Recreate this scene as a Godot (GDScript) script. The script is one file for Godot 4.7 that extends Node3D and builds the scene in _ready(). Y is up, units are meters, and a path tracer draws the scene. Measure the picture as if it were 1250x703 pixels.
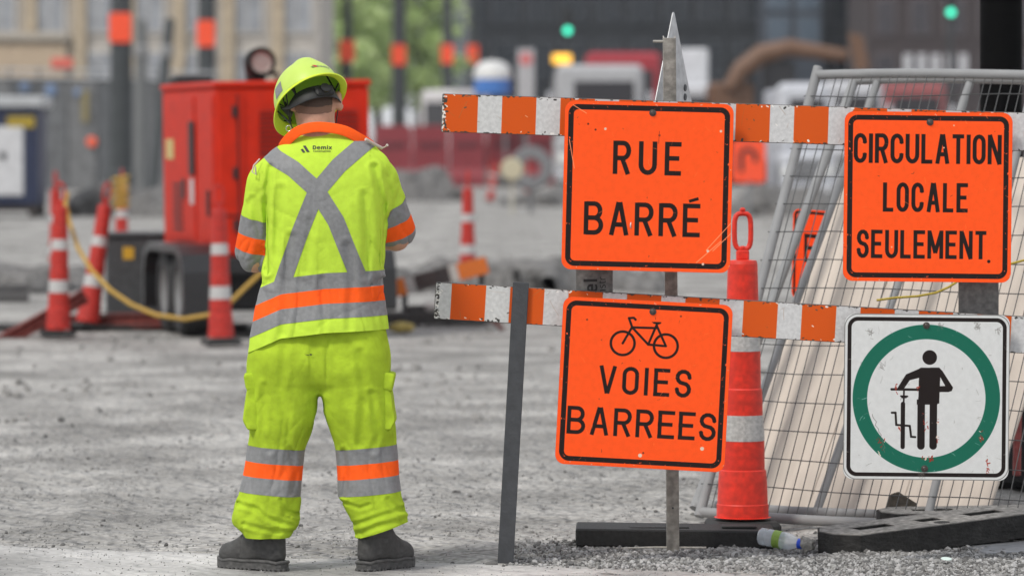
extends Node3D
# A road worker seen from behind beside a street barricade with four signs; a torn up street behind.
const F := 5440.0        # focal length in photograph pixels
const HY := 165.0        # the horizon's row
const EYE := 1.53        # height of the camera
const PX := 347.7        # pixels per metre where the worker stands
var mats := {}
var texs := {}
var used := {}
var rng := RandomNumberGenerator.new()
var nz := FastNoiseLite.new()


class MB:
	var v := PackedVector3Array()
	var n := PackedVector3Array()
	var uv := PackedVector2Array()

	func tri(a: Vector3, b: Vector3, c: Vector3, na: Vector3, nb: Vector3, nc: Vector3, ua := Vector2.ZERO, ub := Vector2.ZERO, uc := Vector2.ZERO) -> void:
		if (b - a).cross(c - a).dot(na + nb + nc) > 0.0:
			v.append_array([a, c, b]); n.append_array([na, nc, nb]); uv.append_array([ua, uc, ub])
		else:
			v.append_array([a, b, c]); n.append_array([na, nb, nc]); uv.append_array([ua, ub, uc])

	func flat(a: Vector3, b: Vector3, c: Vector3, out: Vector3) -> void:
		var k := (b - a).cross(c - a).normalized()
		if k.dot(out) < 0.0: k = -k
		tri(a, b, c, k, k, k)

	func quad(a: Vector3, b: Vector3, c: Vector3, d: Vector3, out: Vector3) -> void:
		flat(a, b, c, out); flat(a, c, d, out)

	func box(xf: Transform3D, size: Vector3, bev := 0.0) -> void:
		var h := size / 2.0
		var e := minf(bev, minf(h.x, minf(h.y, h.z)) * 0.9)
		if e <= 0.0:
			for ax in 3:
				for s in [-1.0, 1.0]:
					var o := Vector3.ZERO; o[ax] = s
					var a := Vector3.ZERO; a[(ax + 1) % 3] = h[(ax + 1) % 3]
					var b := Vector3.ZERO; b[(ax + 2) % 3] = h[(ax + 2) % 3]
					var c: Vector3 = o * h
					quad(xf * (c - a - b), xf * (c + a - b), xf * (c + a + b), xf * (c - a + b), xf.basis * o)
			return
		var pts := {}
		for sx in [-1, 1]:
			for sy in [-1, 1]:
				for sz in [-1, 1]:
					for ax in 3:
						var s := Vector3(sx, sy, sz)
						var q := Vector3(s.x * (h.x - e), s.y * (h.y - e), s.z * (h.z - e))
						q[ax] = s[ax] * h[ax]
						pts[[sx, sy, sz, ax]] = xf * q
		for ax in 3:
			for s in [-1, 1]:
				var k := []
				for c in [[-1, -1], [1, -1], [1, 1], [-1, 1]]:
					var w := [0, 0, 0]; w[ax] = s; w[(ax + 1) % 3] = c[0]; w[(ax + 2) % 3] = c[1]
					k.append(pts[[w[0], w[1], w[2], ax]])
				var o := Vector3.ZERO; o[ax] = s
				quad(k[0], k[1], k[2], k[3], xf.basis * o)
		for ax in 3:
			var p := (ax + 1) % 3
			var q := (ax + 2) % 3
			for c in [[-1, -1], [1, -1], [1, 1], [-1, 1]]:
				var lo := [0, 0, 0]; lo[p] = c[0]; lo[q] = c[1]
				var hi: Array = lo.duplicate(); lo[ax] = -1; hi[ax] = 1
				var o := Vector3.ZERO; o[p] = c[0]; o[q] = c[1]
				quad(pts[[lo[0], lo[1], lo[2], p]], pts[[hi[0], hi[1], hi[2], p]], pts[[hi[0], hi[1], hi[2], q]], pts[[lo[0], lo[1], lo[2], q]], xf.basis * o)
		for sx in [-1, 1]:
			for sy in [-1, 1]:
				for sz in [-1, 1]:
					flat(pts[[sx, sy, sz, 0]], pts[[sx, sy, sz, 1]], pts[[sx, sy, sz, 2]], xf.basis * Vector3(sx, sy, sz))

	func bx(x: float, y: float, z: float, sx: float, sy: float, sz: float, bev := 0.0) -> void:
		box(Transform3D(Basis(), Vector3(x, y, z)), Vector3(sx, sy, sz), bev)

	func tube(path: Array, rad: Variant, sides := 10, caps := true, squash := 1.0, up := Vector3.ZERO, closed := false) -> void:
		var m := path.size()
		var rings := []
		var norms := []
		var last := Vector3.ZERO
		for i in m:
			var a: Vector3 = path[(i - 1 + m) % m] if closed or i > 0 else path[i]
			var b: Vector3 = path[(i + 1) % m] if closed or i < m - 1 else path[i]
			var t := (b - a).normalized()
			var s: Vector3
			if up != Vector3.ZERO:
				s = t.cross(up).normalized()
			elif last == Vector3.ZERO:
				s = t.cross(Vector3.UP if absf(t.y) < 0.9 else Vector3.RIGHT).normalized()
			else:
				s = (last - t * last.dot(t)).normalized()
			last = s
			var w := s.cross(t).normalized()
			var r: float = rad[i] if rad is Array else rad
			var ring := []
			var nn := []
			for k in sides:
				var an := TAU * (k + 0.5) / sides
				ring.append(path[i] + s * cos(an) * r + w * sin(an) * r * squash)
				nn.append((s * cos(an) + w * sin(an) / squash).normalized())
			rings.append(ring); norms.append(nn)
		for i in (m if closed else m - 1):
			var j := (i + 1) % m
			for k in sides:
				var l := (k + 1) % sides
				tri(rings[i][k], rings[i][l], rings[j][l], norms[i][k], norms[i][l], norms[j][l])
				tri(rings[i][k], rings[j][l], rings[j][k], norms[i][k], norms[j][l], norms[j][k])
		if caps and not closed:
			for e in [0, m - 1]:
				var o: Vector3 = (path[0] - path[1]) if e == 0 else (path[m - 1] - path[m - 2])
				for k in sides:
					flat(path[e], rings[e][k], rings[e][(k + 1) % sides], o)

	func lathe(xf: Transform3D, prof: Array, segs := 24, smooth := false) -> void:
		var m := prof.size()
		var ns := []
		for i in m - 1:
			var d: Vector2 = prof[i + 1] - prof[i]
			ns.append(Vector2(d.y, -d.x).normalized())
		for i in m - 1:
			var n0: Vector2 = ns[i]
			var n1: Vector2 = ns[i]
			if smooth:
				if i > 0: n0 = (ns[i - 1] + ns[i]).normalized()
				if i < m - 2: n1 = (ns[i + 1] + ns[i]).normalized()
			for k in segs:
				var a := TAU * k / segs
				var b := TAU * (k + 1) / segs
				var f := func(p: Vector2, t: float) -> Vector3: return xf * Vector3(p.x * cos(t), p.y, p.x * sin(t))
				var g := func(p: Vector2, t: float) -> Vector3: return (xf.basis * Vector3(p.x * cos(t), p.y, p.x * sin(t))).normalized()
				var p0: Vector2 = prof[i]
				var p1: Vector2 = prof[i + 1]
				if p0.x > 1e-6: tri(f.call(p0, a), f.call(p0, b), f.call(p1, b), g.call(n0, a), g.call(n0, b), g.call(n1, b))
				if p1.x > 1e-6: tri(f.call(p0, a), f.call(p1, b), f.call(p1, a), g.call(n0, a), g.call(n1, b), g.call(n1, a))

	func plate(xf: Transform3D, poly: PackedVector2Array, z0: float, z1: float, front := true, back := true, side := true, lo := Vector2.ZERO, size := Vector2.ONE) -> void:
		var idx := Geometry2D.triangulate_polygon(poly)
		for i in range(0, idx.size(), 3):
			var p := [poly[idx[i]], poly[idx[i + 1]], poly[idx[i + 2]]]
			var u := []
			for q in p: u.append(Vector2((q.x - lo.x) / size.x, 1.0 - (q.y - lo.y) / size.y))
			for s in [[front, z1, 1.0], [back, z0, -1.0]]:
				if s[0]:
					var k := xf.basis * Vector3(0, 0, s[2])
					tri(xf * Vector3(p[0].x, p[0].y, s[1]), xf * Vector3(p[1].x, p[1].y, s[1]), xf * Vector3(p[2].x, p[2].y, s[1]), k, k, k, u[0], u[1], u[2])
		if side:
			var sgn := -1.0 if Geometry2D.is_polygon_clockwise(poly) else 1.0
			for i in poly.size():
				var a := poly[i]
				var b := poly[(i + 1) % poly.size()]
				var o := Vector3(b.y - a.y, a.x - b.x, 0) * sgn
				quad(xf * Vector3(a.x, a.y, z0), xf * Vector3(b.x, b.y, z0), xf * Vector3(b.x, b.y, z1), xf * Vector3(a.x, a.y, z1), xf.basis * o)

	func soup(s: Array, push := 0.0) -> void:
		var p: PackedVector3Array = s[0]
		var q: PackedVector3Array = s[1]
		for i in range(0, p.size(), 3):
			tri(p[i] + q[i] * push, p[i + 1] + q[i + 1] * push, p[i + 2] + q[i + 2] * push, q[i], q[i + 1], q[i + 2])

	func mesh() -> ArrayMesh:
		var a := []
		a.resize(Mesh.ARRAY_MAX)
		a[Mesh.ARRAY_VERTEX] = v
		a[Mesh.ARRAY_NORMAL] = n
		a[Mesh.ARRAY_TEX_UV] = uv
		var m := ArrayMesh.new()
		if v.size(): m.add_surface_from_arrays(Mesh.PRIMITIVE_TRIANGLES, a)
		return m


# ---------------------------------------------------------------- small helpers
func W(px: float, py: float, d: float) -> Vector3:
	return Vector3((px - 625.0) * d / F, EYE - (py - HY) * d / F, -d)

func Gd(px: float, py: float) -> Vector3:
	return W(px, py, EYE * F / (py - HY))

func C8(r: float, g: float, b: float) -> Color:
	return Color(r / 255.0, g / 255.0, b / 255.0)

func at(p: Vector3, yaw := 0.0, pitch := 0.0, roll := 0.0) -> Transform3D:
	return Transform3D(Basis.from_euler(Vector3(pitch, yaw, roll)), p)

func T(x: float, y: float, z: float) -> Transform3D:
	return Transform3D(Basis(), Vector3(x, y, z))

func obj(called: String, mb: MB, m: Material, parent: Node = self) -> MeshInstance3D:
	var o := MeshInstance3D.new()
	o.name = numbered(called) if parent == self else called
	o.mesh = mb.mesh()
	o.material_override = m
	parent.add_child(o, true)
	return o

func numbered(called: String) -> String:
	var k: int = used.get(called, 0)
	used[called] = k + 1
	return called if k == 0 else "%s_%03d" % [called, k]

func thing(called: String, label: String, category: String, where := Vector3.ZERO, turn := 0.0, group := "") -> Node3D:
	var o := Node3D.new()
	o.name = numbered(called)
	add_child(o)
	o.position = where
	o.rotation.y = turn
	tag(o, label, category, group)
	return o

func tag(o: Node, label: String, category: String, group := "") -> Node:
	o.set_meta("label", label)
	o.set_meta("category", category)
	if group: o.set_meta("group", group)
	return o

func kind(o: Node, k: String) -> Node:
	o.set_meta("kind", k)
	return o

func dup(o: Node3D, base: String, where: Vector3, turn: float, label: String) -> Node3D:
	var c: Node3D = o.duplicate()
	c.name = numbered(base)
	add_child(c)
	c.position = where
	c.rotation = Vector3(0, turn, 0)
	c.set_meta("label", label)
	return c

# ---------------------------------------------------------------- materials
func ntex(freq: float, lo: float, hi: float, sd := 1, ridged := false, size := 256) -> NoiseTexture2D:
	var key := "%s %s %s %s %s %s" % [freq, lo, hi, sd, ridged, size]
	if texs.has(key): return texs[key]
	var f := FastNoiseLite.new()
	f.seed = sd
	f.frequency = freq
	f.noise_type = FastNoiseLite.TYPE_SIMPLEX_SMOOTH
	f.fractal_octaves = 4
	if ridged: f.fractal_type = FastNoiseLite.FRACTAL_RIDGED
	var g := Gradient.new()
	g.set_color(0, Color(lo, lo, lo)); g.set_color(1, Color(hi, hi, hi))
	var t := NoiseTexture2D.new()
	t.width = size; t.height = size; t.seamless = true; t.noise = f; t.color_ramp = g
	texs[key] = t
	return t

func nrm(freq: float, strength: float, sd := 3) -> NoiseTexture2D:
	var key := "n %s %s %s" % [freq, strength, sd]
	if texs.has(key): return texs[key]
	var f := FastNoiseLite.new()
	f.seed = sd; f.frequency = freq; f.fractal_octaves = 4
	var t := NoiseTexture2D.new()
	t.width = 256; t.height = 256; t.seamless = true; t.as_normal_map = true; t.bump_strength = strength; t.noise = f
	texs[key] = t
	return t

# color with noise (lo..1) on it; scale: repeats per metre; bump: strength of a fine relief
func mat(called: String, c: Color, rough := 0.7, metal := 0.0, lo := 0.8, scale := 1.0, bump := 0.0, spec := 0.5, sharp := Vector3.ONE) -> StandardMaterial3D:
	if mats.has(called): return mats[called]
	var m := StandardMaterial3D.new()
	m.resource_name = called
	m.albedo_color = c
	m.roughness = rough
	m.metallic = metal
	m.metallic_specular = spec
	if lo < 1.0:
		m.albedo_texture = ntex(0.02, lo, 1.0, 1 + hash(called) % 5)
	if bump > 0.0:
		m.normal_enabled = true
		m.normal_texture = nrm(0.06, 6.0)
		m.normal_scale = bump
	if lo < 1.0 or bump > 0.0:
		m.uv1_triplanar = true
		m.uv1_world_triplanar = true
		m.uv1_scale = sharp * scale
	mats[called] = m
	return m

# ---------------------------------------------------------------- implicit shapes
func smin(a: float, b: float, k: float) -> float:
	var h := maxf(k - absf(a - b), 0.0) / k
	return minf(a, b) - h * h * k * 0.25

func cone_d(p: Vector3, a: Vector3, b: Vector3, ra: float, rb: float) -> float:
	var ab := b - a
	var t := clampf((p - a).dot(ab) / ab.length_squared(), 0.0, 1.0)
	return p.distance_to(a + ab * t) - lerpf(ra, rb, t)

func ell(p: Vector3, c: Vector3, r: Vector3) -> float:
	var q := (p - c) / r
	return (q.length() - 1.0) * minf(r.x, minf(r.y, r.z))

# a table of [photo row, left column, right column, back z, front z] becomes [y0, cx, a, cz, b] every 5 mm
func slices(rows: Array) -> Array:
	var y0: float = (697.0 - rows[rows.size() - 1][0]) / PX
	var y1: float = (697.0 - rows[0][0]) / PX
	var k := int((y1 - y0) / 0.005) + 1
	var out := [y0, y1, PackedFloat32Array()]
	for i in k + 1:
		var py := 697.0 - (y0 + i * 0.005) * PX
		var j := 0
		while j < rows.size() - 2 and rows[j + 1][0] < py: j += 1
		var t := clampf((py - rows[j][0]) / float(rows[j + 1][0] - rows[j][0]), 0.0, 1.0)
		var g := []
		for c in range(1, 5):   # Catmull-Rom through the rows
			var p0: float = rows[maxi(j - 1, 0)][c]
			var p1: float = rows[j][c]
			var p2: float = rows[j + 1][c]
			var p3: float = rows[mini(j + 2, rows.size() - 1)][c]
			g.append(cubic_interpolate(p1, p2, p0, p3, t))
		var xl: float = (g[0] - 390.0) / PX
		var xr: float = (g[1] - 390.0) / PX
		out[2].append_array([(xl + xr) / 2.0, (xr - xl) / 2.0, (g[2] + g[3]) / 2.0, (g[2] - g[3]) / 2.0])
	return out

func slice_d(p: Vector3, s: Array) -> float:
	var tab: PackedFloat32Array = s[2]
	var f := clampf((p.y - s[0]) / 0.005, 0.0, tab.size() / 4.0 - 2.001)
	var i := int(f)
	var t := f - i
	i *= 4
	var cx := lerpf(tab[i], tab[i + 4], t)
	var a := lerpf(tab[i + 1], tab[i + 5], t)
	var cz := lerpf(tab[i + 2], tab[i + 6], t)
	var b := lerpf(tab[i + 3], tab[i + 7], t)
	var u := absf(p.x - cx) / a
	var w := absf(p.z - cz) / b
	var q := pow(pow(u, 2.4) + pow(w, 2.4), 1.0 / 2.4)
	return maxf((q - 1.0) * minf(a, b), maxf(p.y - s[1], s[0] - p.y))

# surface nets of a field: returns [corner positions, corner normals], three per triangle
func nets(field: Callable, lo: Vector3, hi: Vector3, h: float) -> Array:
	var d := Vector3i(((hi - lo) / h).ceil())
	d = Vector3i((d.x + 3) / 4 * 4, (d.y + 3) / 4 * 4, (d.z + 3) / 4 * 4)
	var nx := d.x + 1
	var ny := d.y + 1
	var nxy := nx * ny
	var val := PackedFloat32Array()
	val.resize(nxy * (d.z + 1))
	val.fill(1e9)
	var blocks := []
	var reach := h * 5.5
	for bz in range(0, d.z, 4):
		for by in range(0, d.y, 4):
			for bx in range(0, d.x, 4):
				if absf(field.call(lo + Vector3(bx + 2, by + 2, bz + 2) * h)) < reach:
					blocks.append(Vector3i(bx, by, bz))
					for z in range(bz, bz + 5):
						for y in range(by, by + 5):
							var at_ := z * nxy + y * nx + bx
							for x in 5:
								if val[at_ + x] > 1e8:
									val[at_ + x] = field.call(lo + Vector3(bx + x, y, z) * h)
	var cell := {}
	var pts := PackedVector3Array()
	var offs := [0, 1, nx, nx + 1, nxy, nxy + 1, nxy + nx, nxy + nx + 1]
	var edges := [[0, 1], [2, 3], [4, 5], [6, 7], [0, 2], [1, 3], [4, 6], [5, 7], [0, 4], [1, 5], [2, 6], [3, 7]]
	for b in blocks:
		for z in range(b.z, b.z + 4):
			for y in range(b.y, b.y + 4):
				for x in range(b.x, b.x + 4):
					var i: int = z * nxy + y * nx + x
					var neg := 0
					for o in offs:
						if val[i + o] < 0.0: neg += 1
					if neg == 0 or neg == 8: continue
					var s := Vector3.ZERO
					var c := 0
					for e in edges:
						var va := val[i + offs[e[0]]]
						var vb := val[i + offs[e[1]]]
						if (va < 0.0) != (vb < 0.0):
							var t := va / (va - vb)
							var pa := Vector3(e[0] & 1, (e[0] >> 1) & 1, e[0] >> 2)
							var pb := Vector3(e[1] & 1, (e[1] >> 1) & 1, e[1] >> 2)
							s += pa.lerp(pb, t); c += 1
					cell[i] = pts.size()
					pts.append(lo + (Vector3(x, y, z) + s / c) * h)
	var ns := PackedVector3Array()
	var e := h * 0.5
	for k in pts.size():
		var p := pts[k]
		var g := Vector3(field.call(p + Vector3(e, 0, 0)) - field.call(p - Vector3(e, 0, 0)), field.call(p + Vector3(0, e, 0)) - field.call(p - Vector3(0, e, 0)), field.call(p + Vector3(0, 0, e)) - field.call(p - Vector3(0, 0, e)))
		ns.append(g.normalized())
	var ov := PackedVector3Array()
	var on := PackedVector3Array()
	for i in cell:
		var x: int = i % nx
		var y: int = (i / nx) % ny
		var z: int = i / nxy
		for ax in [[1, nx, nxy], [nx, nxy, 1], [nxy, 1, nx]]:
			if (val[i] < 0.0) == (val[i + ax[0]] < 0.0): continue
			var q := [i, i - ax[1], i - ax[1] - ax[2], i - ax[2]]
			if not (cell.has(q[1]) and cell.has(q[2]) and cell.has(q[3])): continue
			for t in [[0, 1, 2], [0, 2, 3]]:
				for w in t:
					ov.append(pts[cell[q[w]]]); on.append(ns[cell[q[w]]])
	return [ov, on]

# splits triangles where the scalar changes sign: [inside (> 0), outside]
func cut(s: Array, f: Callable) -> Array:
	var p: PackedVector3Array = s[0]
	var q: PackedVector3Array = s[1]
	var r := [[PackedVector3Array(), PackedVector3Array()], [PackedVector3Array(), PackedVector3Array()]]
	for i in range(0, p.size(), 3):
		var a := [f.call(p[i], q[i]), f.call(p[i + 1], q[i + 1]), f.call(p[i + 2], q[i + 2])]
		var pos := int(a[0] > 0) + int(a[1] > 0) + int(a[2] > 0)
		if pos == 0 or pos == 3:
			var o: Array = r[0 if pos == 3 else 1]
			for k in 3: o[0].append(p[i + k]); o[1].append(q[i + k])
			continue
		var lone := 0
		for k in 3:
			if (a[k] > 0) == (pos == 1): lone = k
		var i0 := i + lone
		var i1 := i + (lone + 1) % 3
		var i2 := i + (lone + 2) % 3
		var v0: float = a[lone]
		var v1: float = a[(lone + 1) % 3]
		var v2: float = a[(lone + 2) % 3]
		var t1 := v0 / (v0 - v1)
		var t2 := v0 / (v0 - v2)
		var m1 := p[i0].lerp(p[i1], t1)
		var m2 := p[i0].lerp(p[i2], t2)
		var n1 := q[i0].lerp(q[i1], t1).normalized()
		var n2 := q[i0].lerp(q[i2], t2).normalized()
		var mine: Array = r[0 if pos == 1 else 1]
		var rest: Array = r[1 if pos == 1 else 0]
		mine[0].append_array([p[i0], m1, m2]); mine[1].append_array([q[i0], n1, n2])
		rest[0].append_array([m1, p[i1], p[i2], m1, p[i2], m2]); rest[1].append_array([n1, q[i1], q[i2], n1, q[i2], n2])
	return r

# takes the region where all scalars are > 0 out of s: [region, rest]
func take(s: Array, fs: Array) -> Array:
	var rest := [PackedVector3Array(), PackedVector3Array()]
	var inside := s
	for f in fs:
		var c := cut(inside, f)
		inside = c[0]
		rest[0].append_array(c[1][0]); rest[1].append_array(c[1][1])
	return [inside, rest]

# ---------------------------------------------------------------- flat print on signs and boards
class Pic:
	var w: int
	var h: int
	var d := PackedByteArray()

	func _init(w_: int, h_: int, c: Color, noise: FastNoiseLite, amt: float) -> void:
		w = w_; h = h_
		d.resize(w * h * 3)
		for y in h:
			for x in w:
				var k := 1.0 + noise.get_noise_2d(x, y) * amt
				var i := (y * w + x) * 3
				d[i] = clampi(int(c.r * k * 255), 0, 255); d[i + 1] = clampi(int(c.g * k * 255), 0, 255); d[i + 2] = clampi(int(c.b * k * 255), 0, 255)

	func put(x: int, y: int, c: Color, a: float) -> void:
		if a <= 0.0 or x < 0 or y < 0 or x >= w or y >= h: return
		var i := (y * w + x) * 3
		a = minf(a, 1.0)
		d[i] = int(lerpf(d[i], c.r * 255, a)); d[i + 1] = int(lerpf(d[i + 1], c.g * 255, a)); d[i + 2] = int(lerpf(d[i + 2], c.b * 255, a))

	func stroke(pts: Array, hw: float, c: Color, closed := false, butt := true, al := 1.0) -> void:
		var m := pts.size()
		for s in (m if closed else m - 1):
			var a: Vector2 = pts[s]
			var b: Vector2 = pts[(s + 1) % m]
			var l := a.distance_to(b)
			if l < 1e-4: continue
			var t := (b - a) / l
			var first := butt and not closed and s == 0
			var last := butt and not closed and s == m - 2
			for y in range(int(minf(a.y, b.y) - hw - 1), int(maxf(a.y, b.y) + hw + 2)):
				for x in range(int(minf(a.x, b.x) - hw - 1), int(maxf(a.x, b.x) + hw + 2)):
					var p := Vector2(x + 0.5, y + 0.5) - a
					var u := p.dot(t)
					var v := absf(p.dot(Vector2(-t.y, t.x)))
					var k: float
					if u < 0.0: k = minf(hw - v, u) if first else hw - p.length()
					elif u > l: k = minf(hw - v, l - u) if last else hw - Vector2(u - l, v).length()
					else: k = hw - v
					if k > -0.5: put(x, y, c, (k + 0.5) * al)

	func poly(pts: Array, c: Color, al := 1.0) -> void:
		var lo := Vector2(1e9, 1e9)
		var hi := -lo
		for p in pts: lo = lo.min(p); hi = hi.max(p)
		var pp := PackedVector2Array(pts)
		for y in range(int(lo.y) - 1, int(hi.y) + 2):
			for x in range(int(lo.x) - 1, int(hi.x) + 2):
				var k := 0.0
				for o in [Vector2(0.25, 0.25), Vector2(0.75, 0.25), Vector2(0.25, 0.75), Vector2(0.75, 0.75)]:
					if Geometry2D.is_point_in_polygon(Vector2(x, y) + o, pp): k += 0.25
				put(x, y, c, k * al)

	func ring(c0: Vector2, r0: float, r1: float, c: Color) -> void:
		for y in range(int(c0.y - r1) - 1, int(c0.y + r1) + 2):
			for x in range(int(c0.x - r1) - 1, int(c0.x + r1) + 2):
				var r := c0.distance_to(Vector2(x + 0.5, y + 0.5))
				put(x, y, c, minf(r1 - r, r - r0) + 0.5)

	# a rounded square band between two insets from the edge
	func border(i0: float, i1: float, rad: float, c: Color) -> void:
		for y in h:
			for x in w:
				if x > i1 + rad and x < w - i1 - rad and y > i1 + rad and y < h - i1 - rad: continue
				var q := Vector2(absf(x + 0.5 - w / 2.0), absf(y + 0.5 - h / 2.0)) - Vector2(w / 2.0 - rad, h / 2.0 - rad)
				var e := rad - (Vector2(maxf(q.x, 0), maxf(q.y, 0)).length() + minf(maxf(q.x, q.y), 0.0))   # depth inside the edge
				put(x, y, c, minf(e - i0, i1 - e) + 0.5)

	func arc(cx: float, cy: float, rx: float, ry: float, a0: float, a1: float) -> Array:
		var r := []
		for i in 11:
			var a := deg_to_rad(lerpf(a0, a1, i / 10.0))
			r.append(Vector2(cx + rx * cos(a), cy + ry * sin(a)))
		return r

	func glyph(ch: String) -> Array:   # [width, strokes]; cap height 1, y down
		var k := 0.063
		var V := func(x: float, y: float) -> Vector2: return Vector2(x, y)
		var bar := [V.call(k, 0), V.call(k, 1)]
		match ch:
			"R": return [0.54, [bar, [V.call(k, k)] + arc(0.3, 0.29, 0.177, 0.227, -90, 90) + [V.call(k, 0.517)], [V.call(0.27, 0.5), V.call(0.465, 1)]]]
			"B": return [0.56, [bar, [V.call(k, k)] + arc(0.3, 0.277, 0.165, 0.214, -90, 90) + [V.call(k, 0.491)], [V.call(k, 0.491)] + arc(0.3, 0.714, 0.197, 0.223, -90, 90) + [V.call(k, 1 - k)]]]
			"U": return [0.55, [[V.call(k, 0)] + arc(0.275, 0.7, 0.212, 0.237, 180, 0) + [V.call(0.487, 0)]]]
			"E": return [0.5, [bar, [V.call(0, k), V.call(0.5, k)], [V.call(0, 0.49), V.call(0.44, 0.49)], [V.call(0, 1 - k), V.call(0.5, 1 - k)]]]
			"A": return [0.6, [[V.call(0.08, 1), V.call(0.28, 0)], [V.call(0.52, 1), V.call(0.32, 0)], [V.call(0.16, 0.68), V.call(0.44, 0.68)]]]
			"C": return [0.52, [[V.call(0.457, 0.33)] + arc(0.26, 0.28, 0.197, 0.217, 0, -180) + arc(0.26, 0.72, 0.197, 0.217, 180, 0) + [V.call(0.457, 0.67)]]]
			"O": return [0.52, [arc(0.26, 0.28, 0.197, 0.217, 0, -180) + arc(0.26, 0.72, 0.197, 0.217, 180, 0) + [V.call(0.457, 0.28)]]]
			"S": return [0.51, [[V.call(0.445, 0.30)] + arc(0.255, 0.277, 0.19, 0.214, 0, -268) + arc(0.255, 0.714, 0.192, 0.223, -90, 180) + [V.call(0.063, 0.68)]]]
			"I": return [0.126, [bar]]
			"L": return [0.46, [bar, [V.call(0, 1 - k), V.call(0.46, 1 - k)]]]
			"N": return [0.56, [bar, [V.call(0.497, 0), V.call(0.497, 1)], [V.call(k, 0.0), V.call(0.497, 1.0)]]]
			"M": return [0.68, [bar, [V.call(0.617, 0), V.call(0.617, 1)], [V.call(k, 0.02), V.call(0.34, 0.8)], [V.call(0.617, 0.02), V.call(0.34, 0.8)]]]
			"T": return [0.5, [[V.call(0, k), V.call(0.5, k)], [V.call(0.25, 0), V.call(0.25, 1)]]]
			"V": return [0.58, [[V.call(0.075, 0), V.call(0.28, 1)], [V.call(0.505, 0), V.call(0.3, 1)]]]
		return [0.3, []]

	# a line of capitals from x0 to x1 with tops at y0 and feet at y1
	func line(s: String, x0: float, x1: float, y0: float, y1: float, c: Color, gap := 0.2) -> void:
		var total := -gap
		for ch in s: total += glyph("E" if ch == "É" else ch)[0] + gap
		var hh := y1 - y0
		var sx := (x1 - x0) / total
		var x := x0
		for ch in s:
			var g := glyph("E" if ch == "É" else ch)
			for st in g[1]:
				var q := []
				for p in st: q.append(Vector2(x + p.x * sx, y0 + p.y * hh))
				stroke(q, 0.068 * hh, c)
			if ch == "É": stroke([Vector2(x + 0.17 * sx, y0 - 0.075 * hh), Vector2(x + 0.44 * sx, y0 - 0.165 * hh)], 0.045 * hh, c)
			x += (g[0] + gap) * sx

	func scratch(r: RandomNumberGenerator, count: int, c: Color, most: float, al: float) -> void:
		for i in count:
			var p := Vector2(r.randf() * w, r.randf() * h)
			var a := r.randf() * TAU
			var q := p + Vector2(cos(a), sin(a)) * r.randf_range(2.0, most)
			stroke([p, (p + q) / 2.0 + Vector2(r.randf_range(-2, 2), r.randf_range(-2, 2)), q], r.randf_range(0.5, 1.1), c, false, false, al)

	func chips(noise: FastNoiseLite, i0: float, i1: float, lim: float, c: Color) -> void:   # worn paint within a band along the edge
		for y in h:
			for x in w:
				var e := minf(minf(x, w - 1 - x), minf(y, h - 1 - y))
				if e >= i0 and e <= i1:
					var k := noise.get_noise_2d(x * 2.0 + 500, y * 2.0)
					if k > lim: put(x, y, c, (k - lim) * 14.0)

	func tex() -> ImageTexture:
		return ImageTexture.create_from_image(Image.create_from_data(w, h, false, Image.FORMAT_RGB8, d))


func printed(called: String, t: Texture2D, rough := 0.5) -> StandardMaterial3D:
	var m := StandardMaterial3D.new()
	m.resource_name = called
	m.albedo_texture = t
	m.texture_repeat = false
	m.roughness = rough
	m.metallic_specular = 0.35
	return m

func round_rect(w: float, h: float, r: float, k := 6) -> PackedVector2Array:
	var p := PackedVector2Array()
	for c in [[1, 1, 0], [-1, 1, 90], [-1, -1, 180], [1, -1, 270]]:
		for i in k + 1:
			var a := deg_to_rad(c[2] + 90.0 * i / k)
			p.append(Vector2(c[0] * (w / 2 - r) + r * cos(a), c[1] * (h / 2 - r) + r * sin(a)))
	return p

# a square plate whose top left, top right and bottom left corners stand at these photo places, d metres off
func sign_board(called: String, label: String, tl: Vector2, tr: Vector2, bl: Vector2, d: float, pic: Pic, edge: Material, bolts: Array) -> Node3D:
	var s := d / F
	var w := tl.distance_to(tr) * s
	var h := tl.distance_to(bl) * s
	var c := (tr + bl) / 2.0
	var t := thing(called, label, "sign", W(c.x, c.y, d), 0.0, "square signs on the barricade")
	t.rotation.z = -((tr - tl).angle() + ((bl - tl).angle() - PI / 2)) / 2.0
	var poly := round_rect(w, h, 0.034)
	var mb := MB.new()
	mb.plate(Transform3D(), poly, -0.0015, 0.0015)
	obj("plate", mb, edge, t)
	mb = MB.new()
	mb.plate(Transform3D(), round_rect(w - 0.001, h - 0.001, 0.0335), 0.0, 0.0019, true, false, false, Vector2(-w / 2, -h / 2), Vector2(w, h))
	obj("printed_face", mb, printed(called + "_print", pic.tex()), t)
	for b in bolts:
		mb = MB.new()
		mb.lathe(Transform3D(Basis(Vector3.RIGHT, PI / 2), Vector3(b.x * w, b.y * h, 0.002)), [Vector2(0.0, 0.0), Vector2(0.0125, 0.0), Vector2(0.0125, 0.0015), Vector2(0.0115, 0.002), Vector2(0.0085, 0.002), Vector2(0.008, 0.006), Vector2(0.005, 0.008), Vector2(0.0, 0.008)], 14)
		obj("bolt", mb, mat("bolt steel", C8(95, 88, 84), 0.5, 0.6, 0.7, 20), t)
	return t

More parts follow.
